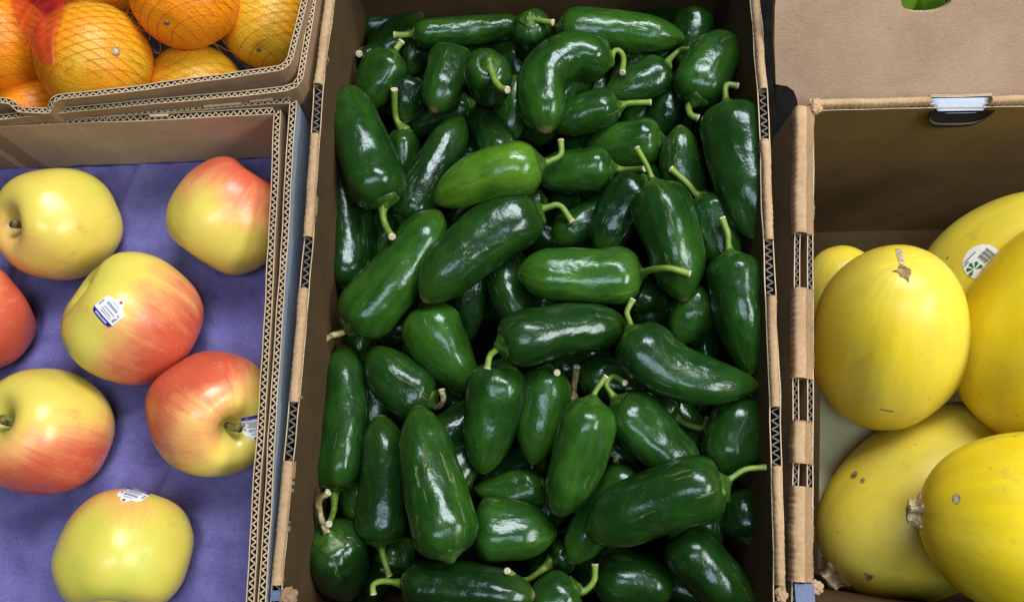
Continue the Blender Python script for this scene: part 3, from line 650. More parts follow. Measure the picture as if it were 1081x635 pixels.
def build_pepper(pp, idx):
    P = resample(spine3(pp['spine'], (pp['z'] + pp['sl'] / 2, pp['z'] - pp['sl'] / 2)), 0); s = arclen(P); L = s[-1]
    mid = sample(P, s, L / 2); sc = scl(mid); R = pp['w'] / 2 * WK * sc
    root = thing('jalapeno_pepper', pp['label'], 'pepper', mid, PG)
    rg = random.Random(idx * 13 + 5); V = []; F = []; PC = []; AL = []
    bend = Vector((rg.uniform(-1, 1), rg.uniform(-1, 1), 0)) * (R * .26 if len(pp['spine']) < 4 else 0)
    l2, l3, o2, o3 = rg.uniform(.015, .065), rg.uniform(.015, .055), rg.uniform(0, 6), rg.uniform(0, 6)
    grv = [(rg.uniform(0, 2 * PI), rg.uniform(.03, .085), rg.uniform(.18, .34), rg.uniform(.25, .7)) for _ in range(rg.choice((1, 2, 2, 3)))]
    dnt = [(rg.uniform(0, 2 * PI), rg.uniform(.2, .85), rg.uniform(.05, .13), rg.uniform(.3, .6)) for _ in range(rg.choice((1, 2, 3)))]
    xs = []
    for i in range(RN):
        t = i / (RN - 1); xs.append(L * (.5 - .5 * math.cos(PI * (.04 + .96 * t))) if True else 0)
    xs[0] = 0.0
    pts = [sample(P, s, x) + bend * math.sin(PI * x / L) for x in xs]
    n = len(pts); a = None
    head = sample(P, s, 0); tang0 = (sample(P, s, L * .06) - head).normalized()
    V.append(head + tang0 * R * .10); PC.append((0, 0, 0)); AL.append(0.0)          # dent under the calyx
    sd = rg.uniform(0, 100)
    for i in range(n):
        t = (pts[min(i + 1, n - 1)] - pts[max(i - 1, 0)]).normalized()
        if a is None: a = t.orthogonal().normalized()
        a = (a - t * a.dot(t)).normalized(); b_ = t.cross(a); r0 = prof(xs[i], L, R, pp['tip'], pp['taper'])
        for k in range(SEG):
            ph = 2 * PI * k / SEG; dd = a * math.cos(ph) + b_ * math.sin(ph)
            fr = 1 + l2 * math.cos(2 * ph + o2) + l3 * math.cos(3 * ph + o3) * (1 - .4 * xs[i] / L)
            fr += .065 * noise.noise(Vector((math.cos(ph) * 1.1, math.sin(ph) * 1.1, xs[i] / R * .8)) + Vector((sd, 0, 0)))
            fr += .026 * noise.noise(Vector((math.cos(ph) * 2.6, math.sin(ph) * 2.6, xs[i] / R * 2.2)) + Vector((sd, 5, 0)))
            for g0, gd, gw, ge in grv:
                da = (ph - g0 + PI) % (2 * PI) - PI; fr -= gd * math.exp(-(da / gw) ** 2) * max(0, 1 - xs[i] / L / ge)
            for g0, gt, gd, gw in dnt:
                da = (ph - g0 + PI) % (2 * PI) - PI; fr -= gd * math.exp(-(da / gw) ** 2 - ((xs[i] - gt * L) / (R * gw * 1.3)) ** 2)
            V.append(pts[i] + dd * r0 * fr); PC.append((math.cos(ph) + sd, math.sin(ph) + sd, xs[i] / R)); AL.append(xs[i] / L)
    V.append(pts[-1]); PC.append((sd, sd, L / R)); AL.append(1.0)
    for k in range(SEG): F.append((0, 1 + (k + 1) % SEG, 1 + k))
    for i in range(n - 1):
        for k in range(SEG):
            k2 = (k + 1) % SEG; F.append((1 + i * SEG + k, 1 + i * SEG + k2, 1 + (i + 1) * SEG + k2, 1 + (i + 1) * SEG + k))
    l_ = 1 + (n - 1) * SEG
    for k in range(SEG): F.append((l_ + k, l_ + (k + 1) % SEG, len(V) - 1))
    mkobj('body', V, F, M['pepper'], root, True, fattr={'bright': [pp['br'] + rg.uniform(-.04, .04)] * len(V), 'along': AL}, vattr={'pc': PC}, origin=mid)
    # calyx
    ax = -tang0; a = ax.orthogonal().normalized(); b_ = ax.cross(a); V = []; F = []; q = 20
    rings = ((.13, .50), (-.02, .50), (.02, .44), (.10, .30), (.20, .17), (.26, .12))
    for h, rr_ in rings:
        for k in range(q):
            ph = 2 * PI * k / q; rad = R * rr_ * (1 + (.10 * math.cos(5 * ph + o2) + .06 * noise.noise(Vector((math.cos(ph) * 2, math.sin(ph) * 2, sd)))) * (1 if rr_ > .25 else .2))
            V.append(head + ax * R * (h if rr_ != .50 or h > 0 else h) * (1 if h != .13 else -1) + (a * math.cos(ph) + b_ * math.sin(ph)) * rad)
    for i in range(len(rings) - 1):
        for k in range(q): F.append((i * q + k, i * q + (k + 1) % q, (i + 1) * q + (k + 1) % q, (i + 1) * q + k))
    F.append(tuple((len(rings) - 1) * q + k for k in range(q)))
    mkobj('calyx', V, F, M['calyx'], root, True, fattr={'along': [.05] * len(V)}, origin=mid)
    if pp['stem']:
        hz = head.z; pts = [head + tang0 * R * .02]; prevz = hz
        for j, (x, y) in enumerate(pp['stem']):
            rs = 3.6 * scl(at(x, y, hz)); tz = top_z(x, y, idx if j == 0 else None)
            g = prevz + (.003 if pp['dz'] and pp['dz'] > .03 else .0)
            z = max(g, tz + rs * 1.05) if tz > -1 else g
            z = min(z, prevz + .022); prevz = z
            pts.append(at(x, y, z))
        # smooth heights a little
        Q = resample(pts, 0); ss = arclen(Q); n = 22; Q = [sample(Q, ss, ss[-1] * i / (n - 1)) for i in range(n)]
        k = sc * rg.uniform(.92, 1.12); rad = []
        for i in range(n):
            t = i / (n - 1); rad.append(k * (3.1 + 4.6 * max(0, 1 - t / .30) ** 1.6 + .5 * max(0, (t - .82) / .18)))
        V, F, T = tube(Q, rad, 10, True, False, lambda i, ph: 1 + .15 * math.cos(5 * ph + i * .1) + .08 * noise.noise(Vector((math.cos(ph), math.sin(ph), i * .4 + sd))))
        st = mkobj('stem', V, F, M['stem_dry'] if pp['dry'] else M['stem'], root, True, fattr={'along': T}, origin=mid)
        e = Q[-1]; dr = (Q[-1] - Q[-3]).normalized(); V = [e + dr * rad[-1] * .1]; a = dr.orthogonal().normalized(); b_ = dr.cross(a)
        for ring in (.7, 1.0, 1.02):
            for kk in range(10):
                ph = 2 * PI * kk / 10; V.append(e + dr * rad[-1] * (.15 if ring < 1 else (.12 if ring == 1.0 else -.35)) + (a * math.cos(ph) + b_ * math.sin(ph)) * rad[-1] * ring)
        F = [(0, 1 + kk, 1 + (kk + 1) % 10) for kk in range(10)]
        for r_ in range(2): F += [(1 + r_ * 10 + kk, 11 + r_ * 10 + kk, 11 + r_ * 10 + (kk + 1) % 10, 1 + r_ * 10 + (kk + 1) % 10) for kk in range(10)]
        mkobj('stem_end', V, F, M['cut'], st, True, origin=mid)
for i, pp in enumerate(PEP): build_pepper(pp, i)

# two bright green peppers seen through the hand hole of the box behind
for (x, y, dx, w, lb) in ((972, -2, 30, 30, 'bright green pepper seen at the left in the hand hole of the box behind'), (994, 0, 24, 26, 'bright green pepper seen at the right in the hand hole of the box behind')):
    c = pA + pex * pce.x + pup * pce.y - pn * .026 + pex * ((x - 980) * .0006) + pup * .002
    d = (pup * .9 + pex * (.25 if x < 980 else -.3)).normalized(); P = [c - d * .028, c + d * .028]
    root = thing('green_pepper', lb, 'pepper', c, 'green peppers in the box behind'); n = 18
    Q = [P[0].lerp(P[1], .5 - .5 * math.cos(PI * (i + .15) / (n - .7))) for i in range(n)]
    V, F, T = tube(Q, [.0125 * math.sqrt(max(.02, 1 - (2 * i / (n - 1) - 1) ** 4)) for i in range(n)], 24)
    mkobj('body', V, F, M['pepper'], root, True, fattr={'bright': [1.05] * len(V), 'along': [.5] * len(V)}, vattr={'pc': [tuple(v * 60) for v in V]}, origin=c)

# ------------------------------------------------------------------ lathe fruit
def rotz(axis, hint=None):
    z = axis.normalized(); x = (hint - z * hint.dot(z)) if hint is not None and (hint - z * hint.dot(z)).length > .05 else z.orthogonal()
    x.normalize(); y = z.cross(x); return Matrix((x, y, z)).transposed()
def lathe(profile, seg, R, fn=None):
    """profile: list of (r, h); closed at both poles; returns verts, faces, per-vert ring index"""
    V = [Vector((0, 0, profile[0][1] * R))]; F = []; RI = [0]
    inner = profile[1:-1]
    for i, (r, h) in enumerate(inner):
        for k in range(seg):
            ph = 2 * PI * k / seg; v = Vector((r * math.cos(ph), r * math.sin(ph), h))
            if fn: v = fn(v, ph, i / (len(inner) - 1))
            V.append(v * R); RI.append(i + 1)
    V.append(Vector((0, 0, profile[-1][1] * R))); RI.append(len(inner) + 1)
    for k in range(seg): F.append((0, 1 + k, 1 + (k + 1) % seg))
    for i in range(len(inner) - 1):
        for k in range(seg):
            k2 = (k + 1) % seg; F.append((1 + i * seg + k, 1 + (i + 1) * seg + k, 1 + (i + 1) * seg + k2, 1 + i * seg + k2))
    l_ = 1 + (len(inner) - 1) * seg
    for k in range(seg): F.append((l_ + (k + 1) % seg, l_ + k, len(V) - 1))
    return V, F, RI
def smooth_profile(ctrl, n):
    P = resample([Vector((a, b_, 0)) for a, b_ in ctrl], 0); s = arclen(P); Q = [sample(P, s, s[-1] * i / n) for i in range(n + 1)]
    return [(max(0, q.x), q.y) for q in Q]

def world_bvh(o, root):
    mw = Matrix.Translation(root.location) @ root.rotation_euler.to_matrix().to_4x4()
    V = [mw @ v.co for v in o.data.vertices]; return BVHTree.FromPolygons(V, [tuple(p.vertices) for p in o.data.polygons]), mw
def sticker_frame(bvh, px, py, ang):
    hit, nrm, _, _ = bvh.ray_cast(CAM, ray(px, py).normalized())
    if hit is None: return None
    r = RX * math.cos(ang) + UX * math.sin(ang); x = (r - nrm * r.dot(nrm)).normalized(); return hit, nrm, x, nrm.cross(x)
def patch(name, bvh, fr, outline, off, m_, parent, mw, lift=0.0):
    hit, nrm, x, y = fr; s = scl(hit); n = len(outline); cx = sum(p[0] for p in outline) / n; cy = sum(p[1] for p in outline) / n; V = []; F = []
    def proj(u, v):
        p = hit + (x * u + y * v) * s; h, nn, _, _ = bvh.ray_cast(p + nrm * .02, -nrm)
        if h is None: h, nn = p, nrm
        return h + nn * (off + lift)
    V.append(proj(cx, cy))
    for k in (.34, .67, 1.0):
        for (u, v) in outline: V.append(proj(cx + (u - cx) * k, cy + (v - cy) * k))
    for i in range(n):
        j = (i + 1) % n; F.append((0, 1 + i, 1 + j))
        for q in range(2): F.append((1 + q * n + i, 1 + (q + 1) * n + i, 1 + (q + 1) * n + j, 1 + q * n + j))
    inv = mw.inverted(); return mkobj(name, [inv @ v for v in V], F, m_, parent, False)
def rrect(x0, y0, x1, y1, r, n=4):
    out = []
    for cx, cy, a0 in ((x1 - r, y1 - r, 0), (x0 + r, y1 - r, 90), (x0 + r, y0 + r, 180), (x1 - r, y0 + r, 270)):
        for i in range(n + 1): a = math.radians(a0 + 90 * i / n); out.append((cx + r * math.cos(a), cy + r * math.sin(a)))
    return out
def subdiv(poly, m=3):
    out = []
    for i, p in enumerate(poly):
        q = poly[(i + 1) % len(poly)]
        for k in range(m): out.append((p[0] + (q[0] - p[0]) * k / m, p[1] + (q[1] - p[1]) * k / m))
    return out
def multi(name, bvh, fr, rects, off, m_, parent, mw):
    """several printed marks of one ink as one mesh laid on the surface"""
    hit, nrm, x, y = fr; s = scl(hit); inv = mw.inverted(); V = []; F = []
    for rc in rects:
        pts = rc if len(rc) != 4 or not isinstance(rc[0], (int, float)) else [(rc[0], rc[1]), (rc[2], rc[1]), (rc[2], rc[3]), (rc[0], rc[3])]
        i0 = len(V)
        for u, v in pts:
            p = hit + (x * u + y * v) * s; h, nn, _, _ = bvh.ray_cast(p + nrm * .02, -nrm)
            if h is None: h, nn = p, nrm
            V.append(inv @ (h + nn * off))
        F.append(tuple(range(i0, len(V))))
    return mkobj(name, V, F, m_, parent, False)
def apple_sticker(body, root, px, py, ang, k=1.0):
    bvh, mw = world_bvh(body, root); fr = sticker_frame(bvh, px, py, ang)
    if fr is None: return
    sc_ = lambda L: [tuple(a * k for a in p) for p in L]
    ol = [(14, -9), (14, 6), (11, 9.5), (6.5, 10), (5.5, 13.5), (1, 16), (-3.5, 14), (-5, 10.5), (-10, 10), (-14, 7), (-14.5, -9), (-12, -13), (-6, -14), (6, -14), (12, -13)]
    st = patch('sticker', bvh, fr, sc_(subdiv(ol)), .00035, M['white'], root, mw)
    patch('sticker_band', bvh, fr, sc_(subdiv([(13.9, -9), (-14.3, -9), (-12, -13), (-6, -14), (6, -14), (12, -13)])), .00055, M['navy'], st, mw)
    multi('sticker_print', bvh, fr, [sc_(subdiv([(a, b_), (c_, b_), (c_, d_), (a, d_)], 4)) for a, b_, c_, d_ in ((-9, -12.4, 8, -10.4),)], .00075, M['lilac'], st, mw)
    multi('sticker_print', bvh, fr, [sc_(subdiv([(a, b_), (c_, b_), (c_, d_), (a, d_)], 4)) for a, b_, c_, d_ in ((-8, 2.5, 7, 5.2), (-7, -1.2, 8, -.2), (-8, -3.8, 6, -3), (-7, -6.2, 8, -5.4), (-13, -4, -11.4, 3))], .00075, M['ink'], st, mw)
    multi('sticker_print', bvh, fr, [sc_(subdiv([(a, b_), (c_, b_), (c_, d_), (a, d_)], 4)) for a, b_, c_, d_ in ((-5, 7.2, 5, 8.6),)], .00075, M['teal'], st, mw)
    multi('sticker_print', bvh, fr, [sc_([(a, b_), (c_, b_), (c_, d_), (a, d_)]) for a, b_, c_, d_ in ((9.6, -6, 12.4, -5.2), (9.6, -4.3, 12.4, -3.5), (9.6, -6, 10.2, -3.5), (9.6, -2.4, 12.4, -1.6), (11.8, -2.4, 12.4, .4), (9.6, 1.4, 12.4, 2.2), (9.6, 1.4, 10.2, 3.8))], .00075, M['navy'], st, mw)
    multi('sticker_dot', bvh, fr, [sc_([(1.2 + 1.7 * math.cos(a), 13 + 1.7 * math.sin(a)) for a in [2 * PI * q / 12 for q in range(12)]])], .00075, M['red'], st, mw)

APG = 'apples in the purple tray'; ZT = -.074
AP_CTRL = [(0, .48), (.07, .50), (.16, .63), (.28, .78), (.44, .855), (.60, .82), (.78, .67), (.92, .40), (.99, .08), (.98, -.24), (.89, -.54), (.72, -.78), (.50, -.89), (.34, -.88), (.22, -.80), (.12, -.72), (0, -.68)]
APROF = smooth_profile(AP_CTRL, 46)
apple_spots = []
def apple(px, py, rpx, axis, blush_dir, bias, green, label, stem=True, zc=None, lob=.03, seed=0, sticker=None, kb=.62):
    R = rpx * scl(at(px, py, -.04)); z = ZT + R * .74 if zc is None else zc; c = at(px, py, z); R = rpx * scl(c)
    apple_spots.append((c, R)); ax = imgdir(*axis, c); rm = rotz(ax, RX)
    root = thing('apple', label, 'apple', c, APG, rm); bd = imgdir(*blush_dir, c)
    def fn(v, ph, t):
        low = max(0, -v.z); k = 1 + lob * math.cos(5 * ph + seed) * (.35 + low) + .035 * noise.noise(v * 1.1 + Vector((seed * 3.3, 0, 0))) + .022 * noise.noise(v * 2.2 + Vector((0, seed * 2.1, 0)))
        return Vector((v.x * k, v.y * k, v.z * (1 + .07 * noise.noise(Vector((v.x, v.y, seed)) * 1.3)) * .98))
    V, F, RI = lathe(APROF, 56, R, fn); BL = []; RD = []; CV = []; GR = []
    for v in V:
        n = (rm @ v).normalized(); rr_ = math.hypot(v.x, v.y) / R
        BL.append(bias + kb * n.dot(bd) + .22 * noise.noise(v / R * 1.3 + Vector((seed * 5, 0, 0)))); a = math.atan2(v.y, v.x); RD.append((math.cos(a) + seed * 9, math.sin(a), v.z / R))
        CV.append(max(0, 1 - rr_ / .27) if v.z > 0 else max(0, 1 - rr_ / .16)); GR.append(max(0, min(1, green + .5 * noise.noise(v / R + Vector((0, 0, seed * 4))) - .45 * n.dot(bd))))
    body = mkobj('flesh', V, F, M['apple'], root, True, fattr={'blush': BL, 'cavity': CV, 'green': GR}, vattr={'rad': RD})
    if stem:
        Q = resample([Vector((0, 0, .5 * R)), Vector((.03 * R, 0, .7 * R)), Vector((.08 * R, .03 * R, .80 * R))], 0)
        V, F, T = tube(Q, [R * (.045 + .03 * (i / (len(Q) - 1)) ** 3) for i in range(len(Q))], 9); mkobj('stem', V, F, M['apple_stem'], root, True)
    if sticker: apple_sticker(body, root, *sticker)
    return root
apple(60, 236, 59.5, (-1, .05, 30), (-.8, .9, -10), .12, .35, 'pale yellow apple with its stem hollow on the left, back left of the tray', seed=1, kb=.5)
apple(244, 228, 60, (.55, -.8, 4), (.45, -.9, 10), .33, .45, 'yellow apple with red streaked top against the box wall, back right of the tray', seed=2, stem=False, kb=.85)
apple(142, 338, 67.5, (.9, .55, -12), (.5, .35, 25), .25, .5, 'lopsided pinkish apple with a white sticker on its upper left', seed=3.4, stem=False, lob=.055, sticker=(116, 327, math.radians(-49), 1.0), kb=.95)
apple(-34, 338, 60, (-.8, .5, 10), (1, .1, 30), .62, .2, 'red apple cut off by the left edge of the photo', seed=4, stem=False)
apple(45, 455, 66, (-1, -.25, 38), (.2, 1, 5), .36, .3, 'apple yellow on top and red below with its stem hollow at far left', seed=5, kb=.8)
apple(226, 437, 66, (.5, .42, 60), (-.7, -.7, 10), .50, .2, 'orange red apple with stem and white sticker at the right, touching the box wall', seed=6, sticker=(269, 450, math.radians(187), .95), kb=.75)
apple(133, 582, 66.5, (.15, -1, -18), (-.1, -1, -15), .12, .95, 'yellow green apple at the front with a white sticker on its far edge', seed=7, stem=False, sticker=(140, 521, math.radians(140), 1.0), kb=.55)

# the purple tray under the apples
gx = np.linspace(-.56, -.145, 210); gy = np.linspace(-.20, .305, 250); V = []; F = []
for j, y in enumerate(gy):
    for i, x in enumerate(gx):
        z = ZT
        for c, R in apple_spots:
            d = math.hypot(x - c.x, y - c.y) / R; z -= .015 * math.exp(-(d / .72) ** 4); z += .0022 * math.exp(-((d - 1.02) / .14) ** 2)
        z += .0022 * max(0, noise.noise(Vector((x * 9 + y * 6, y * 55, 3)))) * (1 + 1.5 * (y > .22)); z += .0045 * noise.noise(Vector((x * 22, y * 22, 1))) + .0020 * noise.noise(Vector((x * 60, y * 60, 4))) + .0022 * max(0, noise.noise(Vector((x * 16, y * 48, 8))))
        rg_ = 1 - abs(noise.noise(Vector((x * 13 + y * 5, y * 15 - x * 7, 21)))) * 2.2; z += .0016 * max(0, rg_ - .72) / .28
        V.append(Vector((x, y, z)))
nx = len(gx)
# trimmed to the inner walls
lim = rim(AIN_R); ks = {}
def wall_x(y):
    for a, b_ in zip(lim, lim[1:]):
        if (a.y - y) * (b_.y - y) <= 0: return a.x + (b_.x - a.x) * (y - a.y) / (b_.y - a.y)
    return lim[0].x if y > lim[0].y else lim[-1].x
bk = rim(AIN_B); tr = Vector((0, 0, 0))
def back_y(x):
    for a, b_ in zip(bk, bk[1:]):
        if (a.x - x) * (b_.x - x) <= 0: return a.y + (b_.y - a.y) * (x - a.x) / (b_.x - a.x)
    return bk[-1].y
for v in V:
    v.x = min(v.x, wall_x(v.y) - .0032); v.y = max(at(0, 858, 0).y, min(v.y, back_y(v.x) - .0032))
for j in range(len(gy) - 1):
    for i in range(nx - 1):
        q = (j * nx + i, j * nx + i + 1, (j + 1) * nx + i + 1, (j + 1) * nx + i)
        a, b_, c_, d_ = (V[k] for k in q)
        if ((c_ - a).cross(d_ - b_)).length > 1e-9: F.append(q)
o = mkobj('fruit_tray', V, F, M['tray']); tagit(o, 'wrinkled purple blue pulp tray lining the apple box', 'tray')

# ------------------------------------------------------------------ oranges
OG = 'oranges in the red net bag'; orr = []
def orange(px, py, rpx, z, green, label, button=None, spot=None, seed=0):
    c = at(px, py, z); R = rpx * scl(c); orr.append((c, R)); ax = imgdir(*(button or (.3, -.2, 40)), c); rm = rotz(ax, RX)
    root = thing('orange', label, 'orange', c, OG, rm); prof_ = [(math.sin(PI * i / 40), math.cos(PI * i / 40)) for i in range(41)]
    prof_ = [(r, h - .035 * math.exp(-(r / .12) ** 2) * (1 if h > 0 else -1)) for r, h in prof_]
    def fn(v, ph, t): return v * (1 + .035 * noise.noise(v * 1.2 + Vector((seed * 3, 0, 0)))) 
    V, F, RI = lathe(prof_, 48, R, fn)
    G = [max(0, min(1, green * (1.1 * (v.z / R) + .35) + .3 * noise.noise(v / R * 1.4 + Vector((seed, 2, 0))))) if green else 0 for v in V]
    mkobj('peel', V, F, M['orange'], root, True, fattr={'green': G})
    if button:
        V, F, RI = lathe([(0, .06), (.05, .062), (.075, .045), (.085, 0), (.07, -.05), (0, -.05)], 14, R * (.62 if spot else 1.0)); mkobj('stem_button', [v + Vector((0, 0, R * (.955 if not spot else .96))) for v in V], F, M['button'] if not spot else M['scar'], root, True)
orange(-3, 42, 53, -.012, 0, 'orange at the far left under the red film of the net', seed=1)
orange(100, 63, 58, -.008, .55, 'orange with a greenish cheek and pale stem button facing up', button=(.5, -.2, 68), seed=2)
orange(194, -7, 57, .002, 0, 'smooth bright orange at the back centre with a small dark navel', button=(-.5, .72, 52), spot=True, seed=3)
orange(283, 25, 49, -.040, .8, 'yellowish orange in the right corner with a brown navel spot', button=(-.2, .45, 55), spot=True, seed=4)
orange(208, 98, 50, -.050, 1.5, 'yellow green orange low down between the bigger ones', seed=5)
orange(36, 120, 40, -.045, 0, 'small orange low in the front notch of the box rim', seed=6)
orange(98, -30, 52, -.03, .2, 'orange mostly out of view behind the greenish cheeked one', seed=7)
orange(-20, 112, 34, -.05, .2, 'orange at the far left corner just above the box rim', seed=8)
# the net: crossing strands draped over the oranges
x0, x1, y0, y1 = -.37, -.148, .275, .42
NX, NY = 150, 100; H = np.full((NY, NX), -.052); XX, YY = np.meshgrid(np.linspace(x0, x1, NX), np.linspace(y0, y1, NY))
for c, R in orr:
    d2 = (XX - c.x) ** 2 + (YY - c.y) ** 2; m_ = d2 < (R * 1.0) ** 2; H = np.where(m_, np.maximum(H, c.z + np.sqrt(np.maximum(R * R * 1.012 - d2, 0))), H)
H0_ = H.copy()
for _ in range(14):
    Hs = H.copy(); Hs[1:-1, 1:-1] = (H[:-2, 1:-1] + H[2:, 1:-1] + H[1:-1, :-2] + H[1:-1, 2:]) / 4; H = np.maximum(Hs, H0_)
H += .0011
def hz(x, y):
    i = (x - x0) / (x1 - x0) * (NX - 1); j = (y - y0) / (y1 - y0) * (NY - 1); i0, j0 = int(max(0, min(NX - 2, i))), int(max(0, min(NY - 2, j))); a, b_ = i - i0, j - j0
    return (H[j0, i0] * (1 - a) + H[j0, i0 + 1] * a) * (1 - b_) + (H[j0 + 1, i0] * (1 - a) + H[j0 + 1, i0 + 1] * a) * b_
frontline = [(p.x, p.y) for p in OIN]
def inside(x, y):
    for (ax_, ay_), (bx_, by_) in zip(frontline, frontline[1:]):
        if (bx_ - ax_) * (y - ay_) - (by_ - ay_) * (x - ax_) < .0040 * math.hypot(bx_ - ax_, by_ - ay_) and min(ax_, bx_) - .02 < x < max(ax_, bx_) + .02 and y < max(ay_, by_) + .04: return False
    return True
bag = thing('net_bag', 'red plastic net bag stretched over the oranges, with a red film strip', 'bag', at(110, 40, .02)); bo = bag.location.copy()
V = []; F = []; sp = .0056
for fam, ang in ((0, math.radians(24)), (1, math.radians(-24))):
    dx_, dy_ = math.cos(ang), math.sin(ang); nxv, nyv = -dy_, dx_
    cx_, cy_ = (x0 + x1) / 2, (y0 + y1) / 2
    for q in range(-26, 27):
        run = []
        for s_ in range(-90, 91):
            x = cx_ + nxv * q * sp + dx_ * s_ * .0016; y = cy_ + nyv * q * sp + dy_ * s_ * .0016
            wob_ = .0009 * noise.noise(Vector((x * 40, y * 40, fam))); x += nxv * wob_; y += nyv * wob_
            if x0 < x < x1 and y0 < y < y1 and inside(x, y): run.append(Vector((x, y, hz(x, y) + fam * .0003)))
            else:
                if len(run) > 4:
                    v, f, _ = tube(run, [.00017] * len(run), 4); i0 = len(V); V += v; F += [tuple(a + i0 for a in g) for g in f]
                run = []
        if len(run) > 4:
            v, f, _ = tube(run, [.00017] * len(run), 4); i0 = len(V); V += v; F += [tuple(a + i0 for a in g) for g in f]
mkobj('net', V, F, M['net'], bag, True, origin=bo)
# red film strip gathered at the left
V = []; F = []; nu, nv = 22, 26
for j in range(nv):
    t = j / (nv - 1); yy = -14 + 82 * t; xa = 10 + 4 * t + 30 * t * t; xb = 68 - 12 * t + 3 * math.sin(t * 7)
    for i in range(nu):
        u = i / (nu - 1); px_ = xa + (xb - xa) * u; p = at(px_, yy, .03); p = at(px_, yy, hz(p.x, p.y)); z = max(hz(p.x + a_, p.y + c_) for a_ in (-.004, 0, .004) for c_ in (-.004, 0, .004)) + .003 + .0011 * noise.noise(Vector((u * 5, t * 2.5, 2))) + .0004 * math.sin(u * 13 + t * 3)
        p = at(px_, yy, z); V.append(p)
for j in range(nv - 1):
    for i in range(nu - 1): F.append((j * nu + i, j * nu + i + 1, (j + 1) * nu + i + 1, (j + 1) * nu + i))
mkobj('film_strip', V, F, M['film'], bag, True, origin=bo)

# ------------------------------------------------------------------ squash
SG = 'yellow squash in the right hand box'
def squash(px, py, a_px, b_px, z, axis, green, label, stem=None, scar=False, seed=0, egg=.12):
    c = at(px, py, z); s = scl(c); A_, B_ = a_px * s, b_px * s; ax = imgdir(*axis, c); rm = rotz(ax, RX)
    root = thing('spaghetti_squash', label, 'squash', c, SG, rm); n = 60; prof_ = []
    for i in range(n + 1):
        t = PI * i / n; h = math.cos(t); r = math.sin(t) ** .84 * (1 - egg * h); prof_.append((r * B_ / A_ if 0 < i < n else 0, h))
    def fn(v, ph, t):
        k = 1 + .005 * math.cos(10 * ph + seed) * math.sin(PI * t) + .035 * noise.noise(Vector((math.cos(ph), math.sin(ph), v.z * 1.2)) * 1.1 + Vector((seed * 2.7, 0, 0)))
        return Vector((v.x * k, v.y * k, v.z))
    V, F, RI = lathe(prof_, 64, A_, fn); RD = []; G = []
    for v in V:
        a = math.atan2(v.y, v.x); RD.append((math.cos(a) + seed * 3, math.sin(a), v.z / A_ * 1.5)); G.append(max(0, min(1, green + .5 * noise.noise(v / A_ * 1.6 + Vector((seed, 0, 3))))))
    body = mkobj('rind', V, F, M['squash'], root, True, fattr={'green': G}, vattr={'rad': RD})
    if stem:                                     # five lobed woody stump at the +axis end
        k = stem * s; V = []; F = []; q = 30
        for r, h in ((1.0, -.25), (1.05, .08), (.72, .34), (.62, .62), (.70, .86), (.52, .98), (.25, .86)):
            for i in range(q):
                ph = 2 * PI * i / q; rr_ = k * r * (1 + .24 * math.cos(5 * ph + seed) * (1 if r > .6 else .5) + .16 * noise.noise(Vector((math.cos(ph) * 2, math.sin(ph) * 2, h * 3 + seed))))
                V.append(Vector((rr_ * math.cos(ph), rr_ * math.sin(ph), A_ * .985 + k * h * .85 + k * .12 * noise.noise(Vector((ph, h, seed))))))
        for j in range(6):
            for i in range(q): F.append((j * q + i, j * q + (i + 1) % q, (j + 1) * q + (i + 1) % q, (j + 1) * q + i))
        F.append(tuple(6 * q + i for i in range(q))); mkobj('stem_stump', V, F, M['squash_stem'], root, False)
    return root, body
s1, s1b = squash(937, 358, 112, 77, -.050, (.22, -1, 47), .45, 'pale yellow squash in the middle of the box with a brown scar at its top', seed=1, egg=.05)
bv, mw = world_bvh(s1b, s1); fr = sticker_frame(bv, 955, 288, 0)
patch('blossom_scar', bv, fr, [(-1, 12), (3, 8), (7, 3), (6, -2), (3, -6), (1, -13), (-1, -7), (-5, -4), (-6, 1), (-12, 5), (-5, 5), (-4, 9)], .0004, M['scar'], s1, mw)
patch('dry_streak', bv, fr, subdiv([(-2, 12), (3, 11), (5, 24), (8, 38), (2, 40), (-1, 26)], 2), .0003, M['squash_stem'], s1, mw)
fr = sticker_frame(bv, 936, 433, 0)
if fr: patch('rind_scratch', bv, fr, [(-8, 1), (-2, 2), (6, 1.5), (9, 0), (4, -1.5), (-4, -1)], .0003, M['scar'], s1, mw)
squash(897, 331, 74, 49, -.098, (-.2, -1, 20), .7, 'dull yellow squash mostly hidden behind the scarred one at left', seed=2)
s3, s3b = squash(1068, 294, 96, 82, -.066, (.6, -.6, 10), .6, 'pale squash at the back of the box with a round white sticker', seed=3, egg=.03)
bv, mw = world_bvh(s3b, s3); fr = sticker_frame(bv, 1036, 276, math.radians(35))
circ = lambda cx, cy, r, n=24, ky=1: [(cx + r * math.cos(2 * PI * i / n), cy + r * ky * math.sin(2 * PI * i / n)) for i in range(n)]
st = patch('sticker', bv, fr, circ(0, 0, 19, 40), .0004, M['white'], s3, mw)
multi('sticker_logo', bv, fr, [[(-10 + 7.5 * math.cos(a) * k1 + 0, -1 + 7.5 * math.sin(a) * k1) for k1, a in ((.15, a0), (1, a0 - .28), (1.15, a0), (1, a0 + .28))] for a0 in (-.4, .5, 1.4, 2.3, 3.2)], .0008, M['green_ink'], st, mw)
multi('barcode', bv, fr, [(1 + i * 1.5, -5, 1 + i * 1.5 + (.9 if i % 3 else .5), 6) for i in range(9)], .0008, M['grey_ink'], st, mw)
multi('sticker_print', bv, fr, [(-15 , 9, -8, 10.2), (-12, 11.4, 4, 12.6), (-12, -11.5, -5, -9.5), (-4, -14, 3, -11), (-2, -9, 4, -7)], .0008, M['grey_ink'], st, mw)
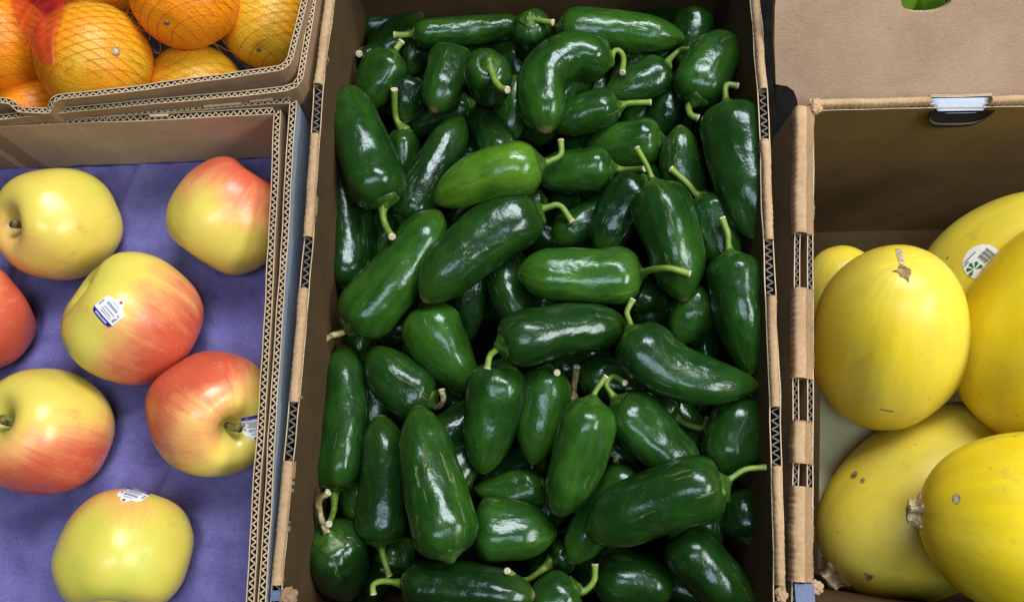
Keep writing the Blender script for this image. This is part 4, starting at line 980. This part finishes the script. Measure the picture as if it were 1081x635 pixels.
squash(1128, 352, 128, 106, -.020, (.35, -.9, 15), .0, 'large deep yellow squash cut off at the right edge of the photo', seed=4, egg=.06)
s5, s5b = squash(978, 529, 122, 85, -.098, (-.76, .64, 10), .6, 'long dull yellow squash lying aslant with a pale stump at its lower left', stem=19, seed=5, egg=-.04)
bv, mw = world_bvh(s5b, s5)
for i, (x, y, o_) in enumerate(((902, 501, circ(0, 0, 4.5, 10)), (911, 507, circ(0, 0, 3, 8)), (917, 609, [(-6, 4), (5, 5), (1, -6)]))):
    fr = sticker_frame(bv, x, y, 0)
    if fr: patch('rind_pit', bv, fr, o_, .0003, M['scar'], s5, mw)
s6, s6b = squash(1102, 556, 120, 100, .008, (-1, -.13, 14), .08, 'bright yellow squash in the front right corner with its woody stem end facing left', stem=17, seed=6, egg=.06)
bv, mw = world_bvh(s6b, s6); fr = sticker_frame(bv, 1010, 526, 0)
if fr: patch('rind_pit', bv, fr, circ(0, 0, 4.5, 10, 1.3), .0003, M['squash_stem'], s6, mw)

# ------------------------------------------------------------------ light: shop ceiling panels and an added fill at the right
def area(name, loc, target, sx, sy, power, col):
    l = bpy.data.lights.new(name, 'AREA'); l.shape = 'RECTANGLE'; l.size = sx; l.size_y = sy; l.energy = power; l.color = col
    o = bpy.data.objects.new(name, l); COL.objects.link(o); o.location = loc
    o.rotation_euler = (Vector(target) - Vector(loc)).to_track_quat('-Z', 'Y').to_euler(); return o
area('area_lamp', (.40, 1.05, 1.50), (0, 0, 0), 1.05, .5, 37, (1, .985, .95))
area('area_lamp', (.0, -.30, 1.65), (0, .05, 0), 1.0, .42, 11.5, (.80, .91, 1))
area('area_lamp', (1.15, -.15, 1.2), (.35, 0, 0), .8, .4, 20, (1, .96, .88))  # fill lamp added at the right to brighten the squash
w = bpy.data.worlds.new('World'); S.world = w; w.use_nodes = True
w.node_tree.nodes['Background'].inputs[0].default_value = (.85, .92, 1, 1); w.node_tree.nodes['Background'].inputs[1].default_value = .022
S.view_settings.view_transform = 'Standard'; S.view_settings.look = 'None'; S.view_settings.exposure = 0; S.view_settings.gamma = 1
S.render.engine = 'CYCLES'; S.cycles.use_denoising = True
